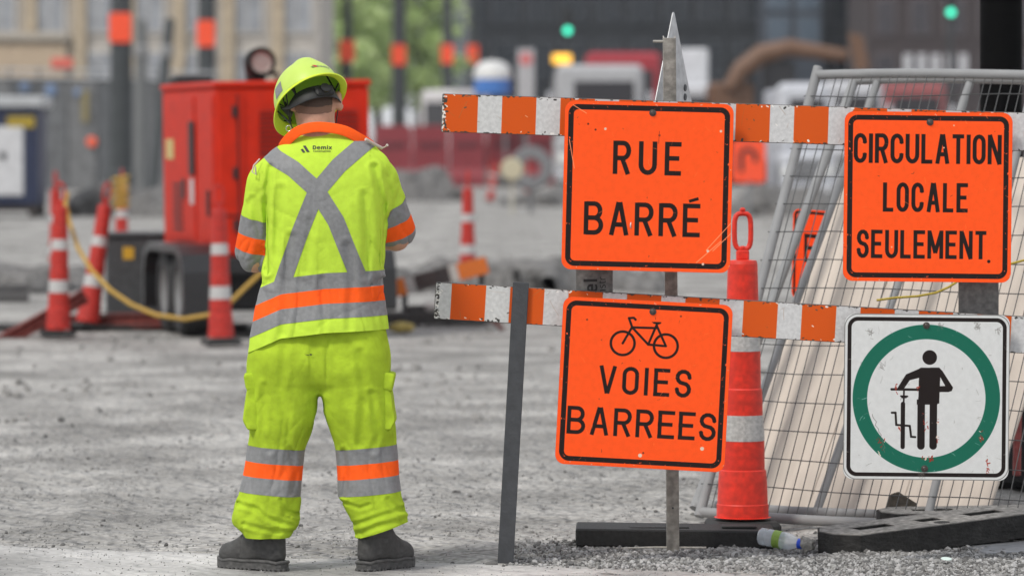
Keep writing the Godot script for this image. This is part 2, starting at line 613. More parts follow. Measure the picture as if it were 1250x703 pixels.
func build_signs() -> void:
	var wear := FastNoiseLite.new()
	wear.seed = 11; wear.frequency = 0.035; wear.fractal_octaves = 4
	var orange := C8(252, 84, 20)
	var black := C8(24, 14, 12)
	var edge := mat("orange sign edge", C8(225, 80, 35), 0.6, 0.0, 0.8, 5)
	var N := 512.0
	var spots := [["road_closed_sign", "orange square RUE BARRÉ sign, upper left of the barricade signs", Vector2(690, 122), Vector2(896, 127), Vector2(685, 328)],
		["bike_lanes_closed_sign", "orange VOIES BARREES sign with bicycle symbol, hung tilted on the lower plank", Vector2(688, 361), Vector2(895, 372), Vector2(677, 565)],
		["local_traffic_sign", "orange square CIRCULATION LOCALE SEULEMENT sign, upper right on the barricade", Vector2(1031, 135), Vector2(1236, 138), Vector2(1029, 342)],
		["walk_your_bike_sign", "scratched white sign with green ring and person walking a bicycle", Vector2(1031, 382), Vector2(1233, 384), Vector2(1029, 584)]]
	for k in 4:
		var s: Array = spots[k]
		var tl: Vector2 = s[2]
		var rt: Vector2 = (s[3] - tl)
		var wd := rt.length()
		rt /= wd
		var dn := Vector2(-rt.y, rt.x)
		var r := RandomNumberGenerator.new()
		r.seed = 40 + k
		# from a photo place to a place in the print
		var Q := func(x: float, y: float) -> Vector2:
			var p := Vector2(x, y) - tl
			return Vector2(p.dot(rt), p.dot(dn)) * N / wd
		var pic := Pic.new(512, 512, orange if k < 3 else C8(206, 207, 206), wear, 0.03)
		var bolts := [Vector2(0.008, 0.44)]
		if k == 0:
			pic.border(11, 27, 40, black)
			var a: Vector2 = Q.call(749.2, 171.5)
			pic.line("RUE", a.x, Q.call(832, 171).x, a.y, Q.call(749, 212).y, black, 0.26)
			a = Q.call(713.4, 245.4)
			pic.line("BARRÉ", a.x, Q.call(855, 248).x, a.y, Q.call(713, 285.6).y, black, 0.16)
			for q in [[Q.call(862, 305), Q.call(896, 268)], [Q.call(870, 306), Q.call(898, 279)], [Q.call(850, 320), Q.call(880, 294)], [Q.call(700, 128), Q.call(716, 138)], [Q.call(695, 170), Q.call(701, 205)]]:
				pic.stroke(q, 1.3, C8(255, 150, 105), false, false, 0.8)
			for q in [Q.call(718, 151), Q.call(727, 158), Q.call(805, 165)]: pic.ring(q, -2, 3.0, C8(90, 30, 15))
			pic.stroke([Q.call(805, 160), Q.call(804, 175)], 1.0, C8(150, 50, 20), false, false, 0.7)
			for q in [Q.call(864, 306), Q.call(858, 322), Q.call(880, 160), Q.call(739, 157)]: pic.ring(q, -2, 4.0, C8(225, 190, 170))
			bolts = [Vector2(0.02, 0.437)]
		elif k == 1:
			pic.border(11, 26, 42, black)
			var K := func(x: float, y: float) -> Vector2: return Q.call(520 + x / 2.6025, 330 + y / 2.6025)
			var a: Vector2 = K.call(550, 303)
			pic.line("VOIES", a.x, K.call(843, 365).x, a.y, K.call(570, 393).y, black, 0.17)
			a = K.call(450, 433)
			pic.line("BARREES", a.x, K.call(922, 500).x, a.y, K.call(448, 522).y, black, 0.12)
			pic.ring(K.call(625, 232), 32, 39.5, black)
			pic.ring(K.call(762, 241), 32, 39.5, black)
			for st in [[645, 151, 660, 150, 666, 156], [645, 151, 655, 180], [655, 180, 625, 232], [655, 181, 733, 183], [657, 183, 706, 236, 762, 241], [735, 168, 706, 236], [733, 175, 762, 241]]:
				var q := []
				for i in range(0, st.size(), 2): q.append(K.call(st[i], st[i + 1]))
				pic.stroke(q, 3.4, black, false, false)
			pic.poly([K.call(718, 163), K.call(748, 164), K.call(746, 169), K.call(737, 172), K.call(722, 168)], black)
			for q in [K.call(680, 593), K.call(877, 571)]: pic.ring(q, -2, 6.0, C8(225, 195, 175))
			for q in [K.call(512, 156), K.call(690, 585), K.call(810, 145)]: pic.ring(q, -2, 3.0, C8(120, 45, 20))
			bolts = [Vector2(0.03, 0.436)]
		elif k == 2:
			pic.border(11, 26, 40, black)
			var K := func(x: float, y: float) -> Vector2: return Q.call(900 + x / 2.4229, 60 + y / 2.4229)
			for l in [["CIRCULATION", 346, 780, 247, 333, 0.14], ["LOCALE", 432, 681, 391, 476, 0.18], ["SEULEMENT", 354, 735, 529, 611, 0.15]]:
				var a: Vector2 = K.call(l[1], l[3])
				pic.line(l[0], a.x, K.call(l[2], l[3]).x, a.y, K.call(l[1], l[4]).y, black, l[5])
			pic.ring(K.call(742, 623), -2, 5.0, black)
			for q in [K.call(640, 225), K.call(455, 580), K.call(610, 290)]: pic.ring(q, -2, 2.6, C8(235, 170, 140))
		else:
			var K := func(x: float, y: float) -> Vector2: return Q.call(900 + x / 2.4229, 330 + y / 2.4229)
			pic.border(10, 22, 42, black)
			pic.border(0, 2.5, 42, C8(120, 120, 118))
			var green := C8(14, 98, 78)
			pic.ring(K.call(559, 377), 175 * 1.046, 218 * 1.046, green)
			pic.ring(K.call(569, 256), -2, 22.5, black)
			for g in [[538, 289, 543, 286, 597, 286, 601, 290, 597, 392, 535, 392], [541, 288, 499, 306, 474, 346, 480, 354, 490, 352, 510, 323, 538, 316], [597, 287, 606, 295, 638, 345, 634, 355, 624, 358, 597, 358, 597, 341, 615, 340, 597, 308]]:
				var q := []
				for i in range(0, g.size(), 2): q.append(K.call(g[i], g[i + 1]))
				pic.poly(q, black)
			pic.stroke([K.call(544, 388), K.call(543, 517)], 11.5, black, false, false)
			pic.stroke([K.call(580, 388), K.call(579, 517)], 11.5, black, false, false)
			pic.poly([K.call(531, 380), K.call(594, 380), K.call(592, 395), K.call(531, 395)], black)
			for st in [[456, 350, 536, 351, 3.6], [493, 352, 492, 395, 2.6], [490, 393, 489, 520, 6.6], [484, 370, 503, 371, 2.6], [487, 374, 499, 374, 2.4]]:
				pic.stroke([K.call(st[0], st[1]), K.call(st[2], st[3])], st[4], black, false, false)
			for st in [[457, 419, 468, 419, 470, 455, 510, 458, 514, 490, 526, 491]]:
				var q := []
				for i in range(0, st.size(), 2): q.append(K.call(st[i], st[i + 1]))
				pic.stroke(q, 3.2, black, false, false)
			var rust := C8(150, 45, 32)
			for b in [[468, 335, 470, 362, 14], [476, 460, 480, 468, 16], [415, 490, 440, 540, 26], [545, 545, 578, 560, 34], [715, 470, 728, 500, 18], [738, 556, 742, 600, 20], [550, 420, 566, 470, 16], [590, 420, 596, 500, 12], [528, 340, 540, 350, 8]]:
				for i in int(b[4] * 0.6):
					var p := Vector2(r.randf_range(b[0], b[2]), r.randf_range(b[1], b[3]))
					pic.stroke([K.call(p.x, p.y), K.call(p.x + r.randf_range(-5, 5), p.y + r.randf_range(-2, 9))], r.randf_range(0.6, 2.0), rust if r.randf() < 0.75 else C8(225, 205, 190), false, false, 0.8)
			for b in [[395, 180, 12], [710, 165, 22], [428, 280, 10], [545, 600, 14], [770, 180, 8], [600, 165, 10]]:
				for i in b[2]: pic.stroke([K.call(b[0] + r.randf_range(-10, 10), b[1] + r.randf_range(-14, 14)), K.call(b[0] + r.randf_range(-10, 10), b[1] + r.randf_range(-14, 14))], r.randf_range(0.5, 1.5), C8(110, 107, 102), false, false, 0.3)
			var crack := []
			for i in 14: crack.append(K.call(400 + i * 3 + r.randf_range(-5, 5), 420 + i * 9 + r.randf_range(-4, 4)))
			pic.stroke(crack, 0.8, C8(110, 105, 100), false, false, 0.8)
			pic.scratch(r, 60, C8(130, 128, 122), 22, 0.35)
			pic.scratch(r, 22, C8(225, 225, 222), 18, 0.4)
			bolts = [Vector2(-0.005, 0.432), Vector2(-0.008, -0.432)]
		if k < 3:
			pic.scratch(r, 26, C8(255, 125, 70), 22, 0.45)
			pic.scratch(r, 12, C8(120, 50, 30), 10, 0.5)
			pic.chips(wear, 9, 30, 0.52, C8(255, 95, 45))
			pic.chips(wear, 0, 9, 0.5, C8(205, 175, 160))
		sign_board(s[0], s[1], tl, s[3], s[4], 15.87 + 0.004 * k, pic, edge if k < 3 else mat("grey sign edge", C8(150, 150, 148), 0.5, 0.3, 0.8, 5), bolts)

# ---------------------------------------------------------------- the barricade
func plank_pic(first: float, len_px: float, sd: int) -> Pic:
	var wear := FastNoiseLite.new()
	wear.seed = sd; wear.frequency = 0.06; wear.fractal_octaves = 4
	var W_ := 2048
	var H_ := 112
	var p := Pic.new(W_, H_, C8(196, 196, 196), wear, 0.08)
	var k := W_ / len_px
	var o := C8(205, 82, 12)
	var x := first
	while x < len_px:
		p.poly([Vector2(x * k, -2), Vector2((x + 41.8) * k, -2), Vector2((x + 41.8) * k, H_ + 2), Vector2(x * k, H_ + 2)], o)
		x += 71.3
	var r := RandomNumberGenerator.new()
	r.seed = sd
	for i in 150:   # chipped sheeting along both long edges and at the ends
		var top := r.randf() < 0.45
		var q := Vector2(r.randf() * W_, r.randf_range(0, 9) if top else H_ - r.randf_range(0, 11))
		if i < 60: q = Vector2(r.randf_range(0, 14), r.randf() * H_)
		p.stroke([q, q + Vector2(r.randf_range(-7, 7), r.randf_range(-4, 4))], r.randf_range(0.8, 3.4), C8(62, 60, 58) if r.randf() < 0.6 else C8(225, 222, 218), false, false, 0.9)
	for y in H_:
		for xx in W_:
			var e := mini(y, H_ - 1 - y)
			if e < 7 and wear.get_noise_2d(xx * 0.7, y) > 0.06 + e * 0.075: p.put(xx, y, C8(58, 56, 54), 0.85)
	for i in 34:
		var q := Vector2(r.randf() * W_, r.randf() * H_)
		p.stroke([q, q + Vector2(r.randf_range(-9, 9), r.randf_range(-5, 5))], r.randf_range(0.6, 2.2), C8(80, 76, 72) if r.randf() < 0.6 else C8(230, 226, 220), false, false, 0.7)
	p.scratch(r, 30, C8(150, 120, 100), 60, 0.35)
	return p

func build_barricade() -> void:
	var b := thing("barricade", "long two-plank barricade with orange and white stripes carrying four signs", "barricade", Vector3(0.55, 0, -16.0))
	var inv := b.transform.affine_inverse()
	var wood := mat("plank edge", C8(96, 92, 88), 0.8, 0.0, 0.55, 6)
	var d := 15.95
	var s := d / F
	for k in [[Vector2(540, 114), Vector2(1330, 139.8), 47.0, 2.0, 5], [Vector2(532, 343.5), Vector2(1330, 390.2), 45.0, 20.0, 9]]:
		var dir: Vector2 = k[1] - k[0]
		var L: float = dir.length()
		var mid: Vector2 = (k[0] + k[1]) / 2.0 + Vector2(-dir.y, dir.x).normalized() * k[2] / 2.0
		var xf := inv * at(W(mid.x, mid.y, d), 0, 0, -dir.angle())
		var mb := MB.new()
		mb.box(xf, Vector3(L * s, k[2] * s, 0.034), 0.004)
		var plank := obj("plank", mb, wood, b)
		mb = MB.new()
		mb.plate(xf, round_rect(L * s - 0.004, k[2] * s - 0.004, 0.003, 2), 0.0, 0.0176, true, false, false, Vector2(-L * s / 2, -k[2] * s / 2), Vector2(L * s, k[2] * s))
		obj("striped_sheeting", mb, printed("plank print", plank_pic(k[3], L, k[4]).tex(), 0.55), plank)
	var steel := mat("dark painted steel", C8(70, 72, 76), 0.55, 0.1, 0.85, 4, 0.12)
	var mb := MB.new()   # the black front leg, an angle section
	var top := inv * W(636, 344, d - 0.032)
	var foot := inv * W(616.5, 691, d - 0.032)
	foot.y = -0.02
	var ax := (top - foot).normalized()
	var bas := Basis(ax.cross(Vector3.BACK).normalized(), ax, Vector3.BACK)
	var bl := top.distance_to(foot)
	mb.box(Transform3D(bas, (top + foot) / 2.0), Vector3(0.057, bl, 0.008), 0.002)
	mb.box(Transform3D(bas, (top + foot) / 2.0 - bas.x * 0.0245 + Vector3(0, -0.076, -0.068)), Vector3(0.008, bl - 0.17, 0.12), 0.002)
	obj("front_leg", mb, steel, b)
	var galv := mat("weathered galvanised steel", C8(178, 174, 166), 0.6, 0.12, 0.66, 5, 0.2)
	mb = MB.new()   # the galvanised post behind both planks
	var pt := inv * W(817, 45, 16.05)
	var pb := inv * W(821.5, 672, 16.45)
	pb.y = -0.03
	ax = (pt - pb).normalized()
	bas = Basis(ax.cross(Vector3.BACK).normalized(), ax, ax.cross(Vector3.BACK).normalized().cross(ax))
	var c := (pt + pb) / 2.0
	bl = pt.distance_to(pb)
	mb.box(Transform3D(bas, c + bas * Vector3(0, 0, 0.018)), Vector3(0.046, bl, 0.005), 0.001)
	mb.box(Transform3D(bas, c + bas * Vector3(-0.0205, 0, -0.0045)), Vector3(0.005, bl, 0.04), 0.001)
	mb.box(Transform3D(bas, c + bas * Vector3(0.0205, 0, -0.0045)), Vector3(0.005, bl, 0.04), 0.001)
	var post := obj("post", mb, galv, b)
	mb = MB.new()
	mb.tube([inv * W(810, 50.5, 16.05), inv * W(797, 50.5, 16.05)], 0.0055, 8)
	obj("stud", mb, galv, post)
	mb = MB.new()
	for y in range(8):
		mb.lathe(Transform3D(bas * Basis(Vector3.RIGHT, PI / 2), c + bas * Vector3(0, -bl / 2 + 0.2 + y * 0.2, 0.0207)), [Vector2(0, 0.0), Vector2(0.004, 0.0), Vector2(0.004, 0.001), Vector2(0, 0.001)], 8)
	obj("rivet", mb, steel, post)
	# grey upright straps that tie the two planks together; the left one carries print
	for k in [[703, 748, 140, 375, "strap"], [1170, 1219, 140, 400, "strap"]]:
		mb = MB.new()
		var lo := inv * W(k[0], k[3], d + 0.023)
		var hi := inv * W(k[1], k[2], d + 0.023)
		mb.box(Transform3D(Basis(), (lo + hi) / 2.0), Vector3(hi.x - lo.x, hi.y - lo.y, 0.006), 0.001)
		var st := obj(k[4], mb, mat("grey strap", C8(128, 127, 125), 0.6, 0.2, 0.7, 6), b)
		if k[0] == 703:
			for g in [["el", 0.046, 717.5, 349, true], ["nstr", 0.026, 731, 349, false]]:
				var tm := MeshInstance3D.new()
				tm.name = "printed_letters"
				tm.mesh = letters(g[0], g[1], 0.0012, g[4])
				tm.material_override = mat("print black", C8(30, 28, 28), 0.6, 0, 1.0)
				tm.transform = Transform3D(Basis(Vector3.BACK, PI / 2), inv * W(g[2] + 4, g[3] - 1, d + 0.0188))
				st.add_child(tm, true)
	mb = MB.new()   # right rear leg
	mb.box(inv * at(W(1290, 420, 16.3), 0, deg_to_rad(14), 0), Vector3(0.057, 1.75, 0.008), 0.002)
	obj("rear_leg", mb, steel, b)

	# the black rubber foot across the rear post
	var q := thing("barricade_weight", "long low black rubber weight lying behind the galvanised barricade post", "barricade weight", Vector3(0.61, 0, -16.72))
	mb = MB.new()
	mb.box(at(Vector3(0, 0.032, 0), deg_to_rad(-1.5), 0, deg_to_rad(-0.6)), Vector3(0.74, 0.066, 0.3), 0.006)
	obj("block", mb, mat("black rubber", C8(44, 44, 44), 0.75, 0, 0.6, 7, 0.5), q)
	mb = MB.new()
	mb.box(at(Vector3(-0.06, 0.067, 0.05), 0.05, 0, 0.0), Vector3(0.22, 0.006, 0.07), 0.002)
	mb.box(at(Vector3(0.24, 0.068, 0.03), -0.03, 0, 0.0), Vector3(0.13, 0.008, 0.1), 0.002)
	obj("lifting_pad", mb, mat("black rubber", C8(44, 44, 44)), q)

	# the triangular sign plate behind the post, turned almost edge on
	var tp := thing("triangle_sign", "bare grey triangular sign plate standing almost edge on behind the barricade post", "sign", W(822, 150, 16.28), deg_to_rad(68))
	mb = MB.new()
	var tri_poly := PackedVector2Array()
	for k in [[Vector2(0, 0.404), 90], [Vector2(-0.45, -0.376), 210], [Vector2(0.45, -0.376), 330]]:
		for i in 5:
			var a: float = deg_to_rad(k[1] - 60 + 30 * i)
			tri_poly.append(k[0] * 0.975 + Vector2(cos(a), sin(a)) * 0.011)
	mb.plate(Transform3D(), tri_poly, -0.0015, 0.0015)
	obj("plate", mb, mat("bare aluminium", C8(205, 206, 208), 0.5, 0.3, 0.78, 4), tp)
	mb = MB.new()
	for i in 2: mb.lathe(Transform3D(Basis(Vector3.RIGHT, PI / 2), Vector3(0.12, 0.13 - i * 0.034, 0.002)), [Vector2(0, 0), Vector2(0.014, 0), Vector2(0.012, 0.003), Vector2(0, 0.003)], 10)
	obj("rivet", mb, steel, tp)

func letters(s: String, size: float, depth: float, bold := false) -> Mesh:
	var t := TextMesh.new()
	t.text = s
	var f := SystemFont.new()
	f.font_names = PackedStringArray(["Droid Sans"])
	if bold: f.font_weight = 700
	t.font = f
	t.font_size = 64
	t.pixel_size = size / 46.0
	t.depth = depth
	t.curve_step = 1.0
	return t

# ---------------------------------------------------------------- traffic cones
# a tall channeliser: rubber base, stacked round sections, two white collars, loop handle; built once at full size
func make_cone(called: String, label: String, body_m: Material, white_m: Material, base_m: Material, segs: int, group: String) -> Node3D:
	var t := thing(called, label, "traffic cone", Vector3.ZERO, 0.0, group)
	var mb := MB.new()
	mb.box(T(0, 0.03, 0), Vector3(0.42, 0.06, 0.42), 0.02)
	obj("base", mb, base_m, t)
	mb = MB.new()
	mb.lathe(Transform3D(), [Vector2(0.112, 0.06), Vector2(0.102, 0.062), Vector2(0.1015, 0.11), Vector2(0.099, 0.114), Vector2(0.0955, 0.2), Vector2(0.092, 0.243), Vector2(0.087, 0.247), Vector2(0.0855, 0.36), Vector2(0.079, 0.46), Vector2(0.078, 0.52), Vector2(0.076, 0.56), Vector2(0.072, 0.565), Vector2(0.070, 0.71), Vector2(0.064, 0.795), Vector2(0.0625, 0.9), Vector2(0.0585, 1.05), Vector2(0.054, 1.064), Vector2(0.02, 1.068), Vector2(0.0, 1.068)], segs)
	obj("body", mb, body_m, t)
	for k in [[0.0867, 0.36, 0.0802, 0.46], [0.0712, 0.71, 0.0652, 0.795]]:
		mb = MB.new()
		mb.lathe(Transform3D(), [Vector2(k[0] - 0.002, k[1]), Vector2(k[0], k[1]), Vector2(k[2], k[3]), Vector2(k[2] - 0.002, k[3])], segs)
		obj("reflective_collar", mb, white_m, t)
	mb = MB.new()
	mb.box(T(0, 1.085, 0), Vector3(0.05, 0.045, 0.03), 0.008)
	var loop := []
	for k in 20:
		var a := TAU * k / 20.0
		loop.append(Vector3(0.033 * signf(cos(a)) * pow(absf(cos(a)), 0.55), 1.178 + 0.07 * signf(sin(a)) * pow(absf(sin(a)), 0.6), 0))
	mb.tube(loop, 0.0105, 8, false, 1.0, Vector3.BACK, true)
	mb.box(T(0, 1.262, 0), Vector3(0.022, 0.018, 0.02), 0.006)
	mb.box(T(0, 1.112, 0), Vector3(0.02, 0.018, 0.022), 0.005)
	obj("handle", mb, body_m, t)
	return t

func build_cones() -> void:
	var red := mat("cone plastic", C8(250, 56, 34), 0.5, 0, 0.74, 4)
	var dull := mat("dusty cone plastic", C8(222, 50, 36), 0.6, 0, 0.6, 5)
	var white := mat("white collar", C8(210, 209, 207), 0.5, 0.1, 0.72, 9)
	var rubber := mat("cone base rubber", C8(50, 50, 50), 0.8, 0, 0.7, 5)
	var g := "tall orange and white channeliser cones"
	var near := make_cone("traffic_cone", "clean tall orange cone with loop handle right behind the barricade", red, white, rubber, 40, g)
	near.position = Vector3((906.5 - 625) * 17.2 / F, 0, -17.2)
	near.rotation.y = 0.15
	near.scale = Vector3.ONE * 0.985
	(near.get_node("base") as Node3D).scale = Vector3(0.62, 0.8, 0.62)
	var rows := [  # photo column, row of the foot, lean, label
		[71, 410, -1.0, "dusty orange cone with yellow hose tied on top, left of the grey box"],
		[270, 420, 1.0, "orange cone on black base in front of the red generator, nearer of that pair"],
		[106, 401, -9.5, "orange cone leaning to the right beside the grey box"],
		[259, 402, 0.0, "orange cone half hidden behind its twin at the red generator"],
		[70, 352, 2.0, "orange cone standing behind the hose cone at the left edge"],
		[148, 342, -3.0, "orange cone with yellow wrap behind the grey box"],
		[571, 350, 0.0, "lone orange cone standing on the street between worker and RUE BARRÉ sign"]]
	var far := make_cone("traffic_cone", rows[0][3], dull, white, rubber, 20, g)
	for i in rows.size():
		var p := Gd(rows[i][0], rows[i][1])
		var c: Node3D = far if i == 0 else dup(far, "traffic_cone", p, 0.4 * i, rows[i][3])
		c.position = Vector3(p.x, 0, p.z)
		c.rotation = Vector3(0, 0.3 * i, deg_to_rad(rows[i][2]))
		c.scale = Vector3.ONE * 0.93
		if i != 1: (c.get_node("base") as Node3D).scale = Vector3(0.66, 0.7, 0.66)
	var mini_ := [[597, 246, -14.0, "small distant cone tipped beside the pale disc"], [645, 247, 0.0, "small distant cone right of the tyre"], [883, 224, 0.0, "distant cone left of far orange sign"], [910, 226, 0.0, "distant cone below the far orange sign"], [925, 226, 0.0, "distant cone right below the far orange sign"], [942, 227, 0.0, "distant cone nearest the leaning fence post"], [600, 244, 0.0, "distant upright cone behind the tipped cone"]]
	for m in mini_:
		var p := Gd(m[0], m[1])
		var c := dup(far, "traffic_cone", Vector3(p.x, 0, p.z), 0.0, m[3])
		c.rotation.z = deg_to_rad(m[2])
		c.scale = Vector3.ONE * 0.8

# ---------------------------------------------------------------- fence panels, boards and litter at the right
func fence_panel(called: String, label: String, o: Vector3, yaw: float, tilt: float, w: float, h: float, wires: bool, stiles: Array) -> Node3D:
	var t := thing(called, label, "fence", o, 0.0, "leaning temporary fence panels")
	t.basis = Basis(Vector3.UP, yaw) * Basis(Vector3.RIGHT, -tilt)
	var galv := mat("galvanised tube", C8(108, 109, 110), 0.42, 0.55, 0.72, 6)
	var r := RandomNumberGenerator.new()
	r.seed = 5
	for k in [["bottom_rail", 0.0], ["top_rail", h]]:
		var p := []
		for i in 21:
			var u := i / 20.0
			p.append(Vector3(u * w, k[1] + (sin(u * 9.0) * 0.006 - sin(u * PI) * 0.012 if k[1] > 0 else -sin(u * 7.0) * 0.012), sin(u * 5.0) * 0.01))
		var mb := MB.new()
		mb.tube(p, 0.0205, 12)
		obj(k[0], mb, galv, t)
	for x in stiles:
		var mb := MB.new()
		mb.tube([Vector3(x, -0.02, 0), Vector3(x + 0.004, h * 0.5, 0.004), Vector3(x, h + (0.035 if x == stiles[0] else -0.005), 0)], 0.0205 if x == stiles[0] else 0.017, 12)
		obj("stile", mb, galv, t)
	if wires:
		var mb := MB.new()
		var x := 0.055
		while x < w:
			var bend := r.randf_range(-0.008, 0.008)
			var p := []
			for i in 6: p.append(Vector3(x + bend * sin(i * 1.1) + r.randf_range(-0.0015, 0.0015), h * i / 5.0, 0.012 + 0.004 * sin(i * 2.0 + x * 9)))
			mb.tube(p, 0.0021, 5, false)
			x += 0.0435
		var y := 0.11
		while y < h - 0.03:
			var p := []
			for i in 9: p.append(Vector3(w * i / 8.0 - 0.02, y + 0.006 * sin(i * 1.7 + y * 5), 0.016))
			mb.tube(p, 0.0022, 5, false)
			y += 0.1235
		kind(obj("wire_mesh", mb, mat("fence wire", C8(84, 85, 86), 0.5, 0.4, 0.8, 9), t), "stuff")
	return t

func build_fence() -> void:
	fence_panel("mesh_fence", "bent galvanised mesh fence panel leaning back behind the right hand signs", Vector3(0.744, 0.045, -17.6), deg_to_rad(-35), deg_to_rad(27), 2.45, 1.945, true, [0.0, 1.02, 2.43])
	fence_panel("tube_fence", "bare steel frame leaning farther back behind the mesh fence panel", Vector3(0.735, 0.06, -17.78), deg_to_rad(-35), deg_to_rad(36), 2.2, 2.105, false, [0.0, 0.115, 0.56, 2.18])
	# pale plywood sheets leaning the same way
	var ply := StandardMaterial3D.new()
	ply.resource_name = "pale plywood"
	ply.albedo_color = C8(208, 196, 184)
	ply.roughness = 0.8
	ply.albedo_texture = ntex(0.011, 0.88, 1.0, 8)
	ply.uv1_triplanar = true
	ply.uv1_scale = Vector3(3.0, 0.5, 3.0)
	var bas := Basis(Vector3.UP, deg_to_rad(-33)) * Basis(Vector3.RIGHT, -deg_to_rad(37))
	var x := 0.0
	var tl := ["weathered pale plywood sheet leaning behind the tall cone and fence", "pale plywood sheet in the middle behind the wire fence", "pale plywood sheet at the right, behind the green ring sign"]
	var o := Vector3((884 - 625) * 17.95 / F, 0.0, -17.95)
	var wd := [0.37, 0.41, 0.385]
	for k in 3:
		var t := thing("plywood_sheet", tl[k], "plywood sheet", o + bas * Vector3(x, 0, -0.0015 * k), 0.0, "plywood sheets leaning behind the fence")
		t.basis = bas * Basis(Vector3.BACK, [0.002, -0.001, 0.001][k])
		var mb := MB.new()
		mb.box(T(wd[k] / 2, 0.90, 0), Vector3(wd[k] - 0.001, 1.80, 0.016), 0.002)
		obj("board", mb, ply, t)
		x += wd[k]
	# an orange sign propped behind the fence
	var wear := FastNoiseLite.new()
	wear.seed = 4; wear.frequency = 0.04
	var pic := Pic.new(256, 256, C8(255, 73, 14), wear, 0.06)
	pic.border(5, 13, 20, C8(24, 14, 12))
	pic.line("E", 44, 92, 70, 150, C8(24, 14, 12))
	var t := thing("propped_sign", "orange sign with black border propped behind the leaning fence posts", "sign", W(1008, 312, 19.35), deg_to_rad(12))
	t.rotation.z = deg_to_rad(-5)
	t.rotation.x = deg_to_rad(-14)
	var mb := MB.new()
	mb.plate(Transform3D(), round_rect(0.3, 0.4, 0.03), -0.0015, 0.0015)
	obj("plate", mb, mat("orange sign edge", C8(225, 80, 35)), t)
	mb = MB.new()
	mb.plate(Transform3D(), round_rect(0.299, 0.399, 0.029), 0, 0.0019, true, false, false, Vector2(-0.15, -0.2), Vector2(0.3, 0.4))
	obj("printed_face", mb, printed("propped print", pic.tex()), t)
	mb = MB.new()
	mb.tube([Vector3(0.02, 0.2, -0.02), Vector3(0.02, -1.0, -0.06)], 0.016, 8)
	obj("stake", mb, mat("galvanised tube", C8(150, 151, 152)), t)
	# yellow rope slack between fence and barricade
	mb = MB.new()
	var p := []
	for k in [[1070, 366], [1092, 363], [1120, 361], [1142, 357], [1158, 350], [1172, 341], [1200, 332], [1232, 322], [1262, 314]]: p.append(W(k[0], k[1], 17.0))
	mb.tube(p, 0.0045, 6)
	tag(obj("yellow_rope", mb, mat("yellow rope", C8(205, 180, 70), 0.8, 0, 0.7, 30)), "thin slack yellow rope between the two right hand signs", "rope")
	# fence feet of recycled rubber: long blocks with hand slots
	var rub := mat("dark block rubber", C8(58, 57, 56), 0.85, 0, 0.45, 4, 0.6)
	var feet := [[Vector3(1.55, 0.055, -16.6), 30.0, 2.0, 3.5, "dusty rubber fence foot lying tilted in front, on a grey metal plate"], [Vector3(1.86, 0.055, -17.08), 4.0, 1.0, 0.5, "second rubber fence foot behind, touching the bottom rail"]]
	for k in feet:
		var ft := thing("rubber_weight", k[4], "fence foot", k[0], deg_to_rad(k[1]), "rubber fence feet")
		ft.rotation.z = deg_to_rad(k[3])
		ft.rotation.x = deg_to_rad(k[2])
		mb = MB.new()
		var outer := PackedVector2Array([Vector2(-0.46, -0.05), Vector2(-0.40, -0.14), Vector2(0.40, -0.14), Vector2(0.46, -0.05), Vector2(0.46, 0.05), Vector2(0.40, 0.14), Vector2(-0.40, 0.14), Vector2(-0.46, 0.05)])
		var lie := Transform3D(Basis(Vector3.RIGHT, -PI / 2), Vector3.ZERO)
		var csg := CSGCombiner3D.new()
		csg.name = "block"
		ft.add_child(csg)
		var bp := CSGPolygon3D.new()
		bp.polygon = outer
		bp.depth = 0.085
		bp.transform = Transform3D(Basis(Vector3.RIGHT, -PI / 2), Vector3(0, 0.043, 0))
		csg.add_child(bp)
		for sx in [[-0.25, 0.16], [0.0, 0.1], [0.25, 0.16]]:
			var cb := CSGBox3D.new()
			cb.size = Vector3(sx[1], 0.05, 0.07)
			cb.position = Vector3(sx[0], 0.042, 0.0)
			cb.operation = CSGShape3D.OPERATION_SUBTRACTION
			csg.add_child(cb)
		csg.material_override = rub
		var dust := CSGCombiner3D.new()  # dust layer, coloured paler so that the tops also look lit
		dust.name = "lit_dusty_top"
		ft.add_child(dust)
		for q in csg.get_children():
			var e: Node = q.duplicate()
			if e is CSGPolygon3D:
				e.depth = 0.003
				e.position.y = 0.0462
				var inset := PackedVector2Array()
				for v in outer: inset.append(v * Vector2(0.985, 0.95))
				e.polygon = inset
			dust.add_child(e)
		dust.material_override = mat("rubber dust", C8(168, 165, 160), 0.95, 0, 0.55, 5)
		mb = MB.new()
		mb.lathe(T(0, 0.043, 0.09), [Vector2(0.0, 0.004), Vector2(0.03, 0.004), Vector2(0.034, 0.0)], 12)
		obj("plug", mb, rub, ft)
	mb = MB.new()
	mb.box(at(Vector3(2.0, 0.012, -16.5), 0.2, 0, 0.03), Vector3(0.62, 0.012, 0.34), 0.003)
	tag(obj("metal_plate", mb, mat("grey metal plate", C8(168, 170, 174), 0.5, 0.4, 0.8, 4)), "flat grey metal plate on gravel under the tilted fence foot", "metal plate")
	# splintered wood behind the feet
	mb = MB.new()
	mb.plate(at(Vector3(1.49, 0.1, -17.2), 0.35, -0.35, 0.1), PackedVector2Array([Vector2(-0.07, -0.1), Vector2(0.07, -0.1), Vector2(0.075, 0.0), Vector2(0.01, 0.055), Vector2(-0.02, 0.05), Vector2(-0.06, -0.03)]), -0.012, 0.012)
	tag(obj("wood_offcut", mb, mat("dark wet wood", C8(92, 84, 74), 0.9, 0, 0.5, 8)), "broken dark wood offcut standing behind the rubber fence feet", "wood")
	# a red and white board edge and dark tarpaulin behind the last plywood
	mb = MB.new()
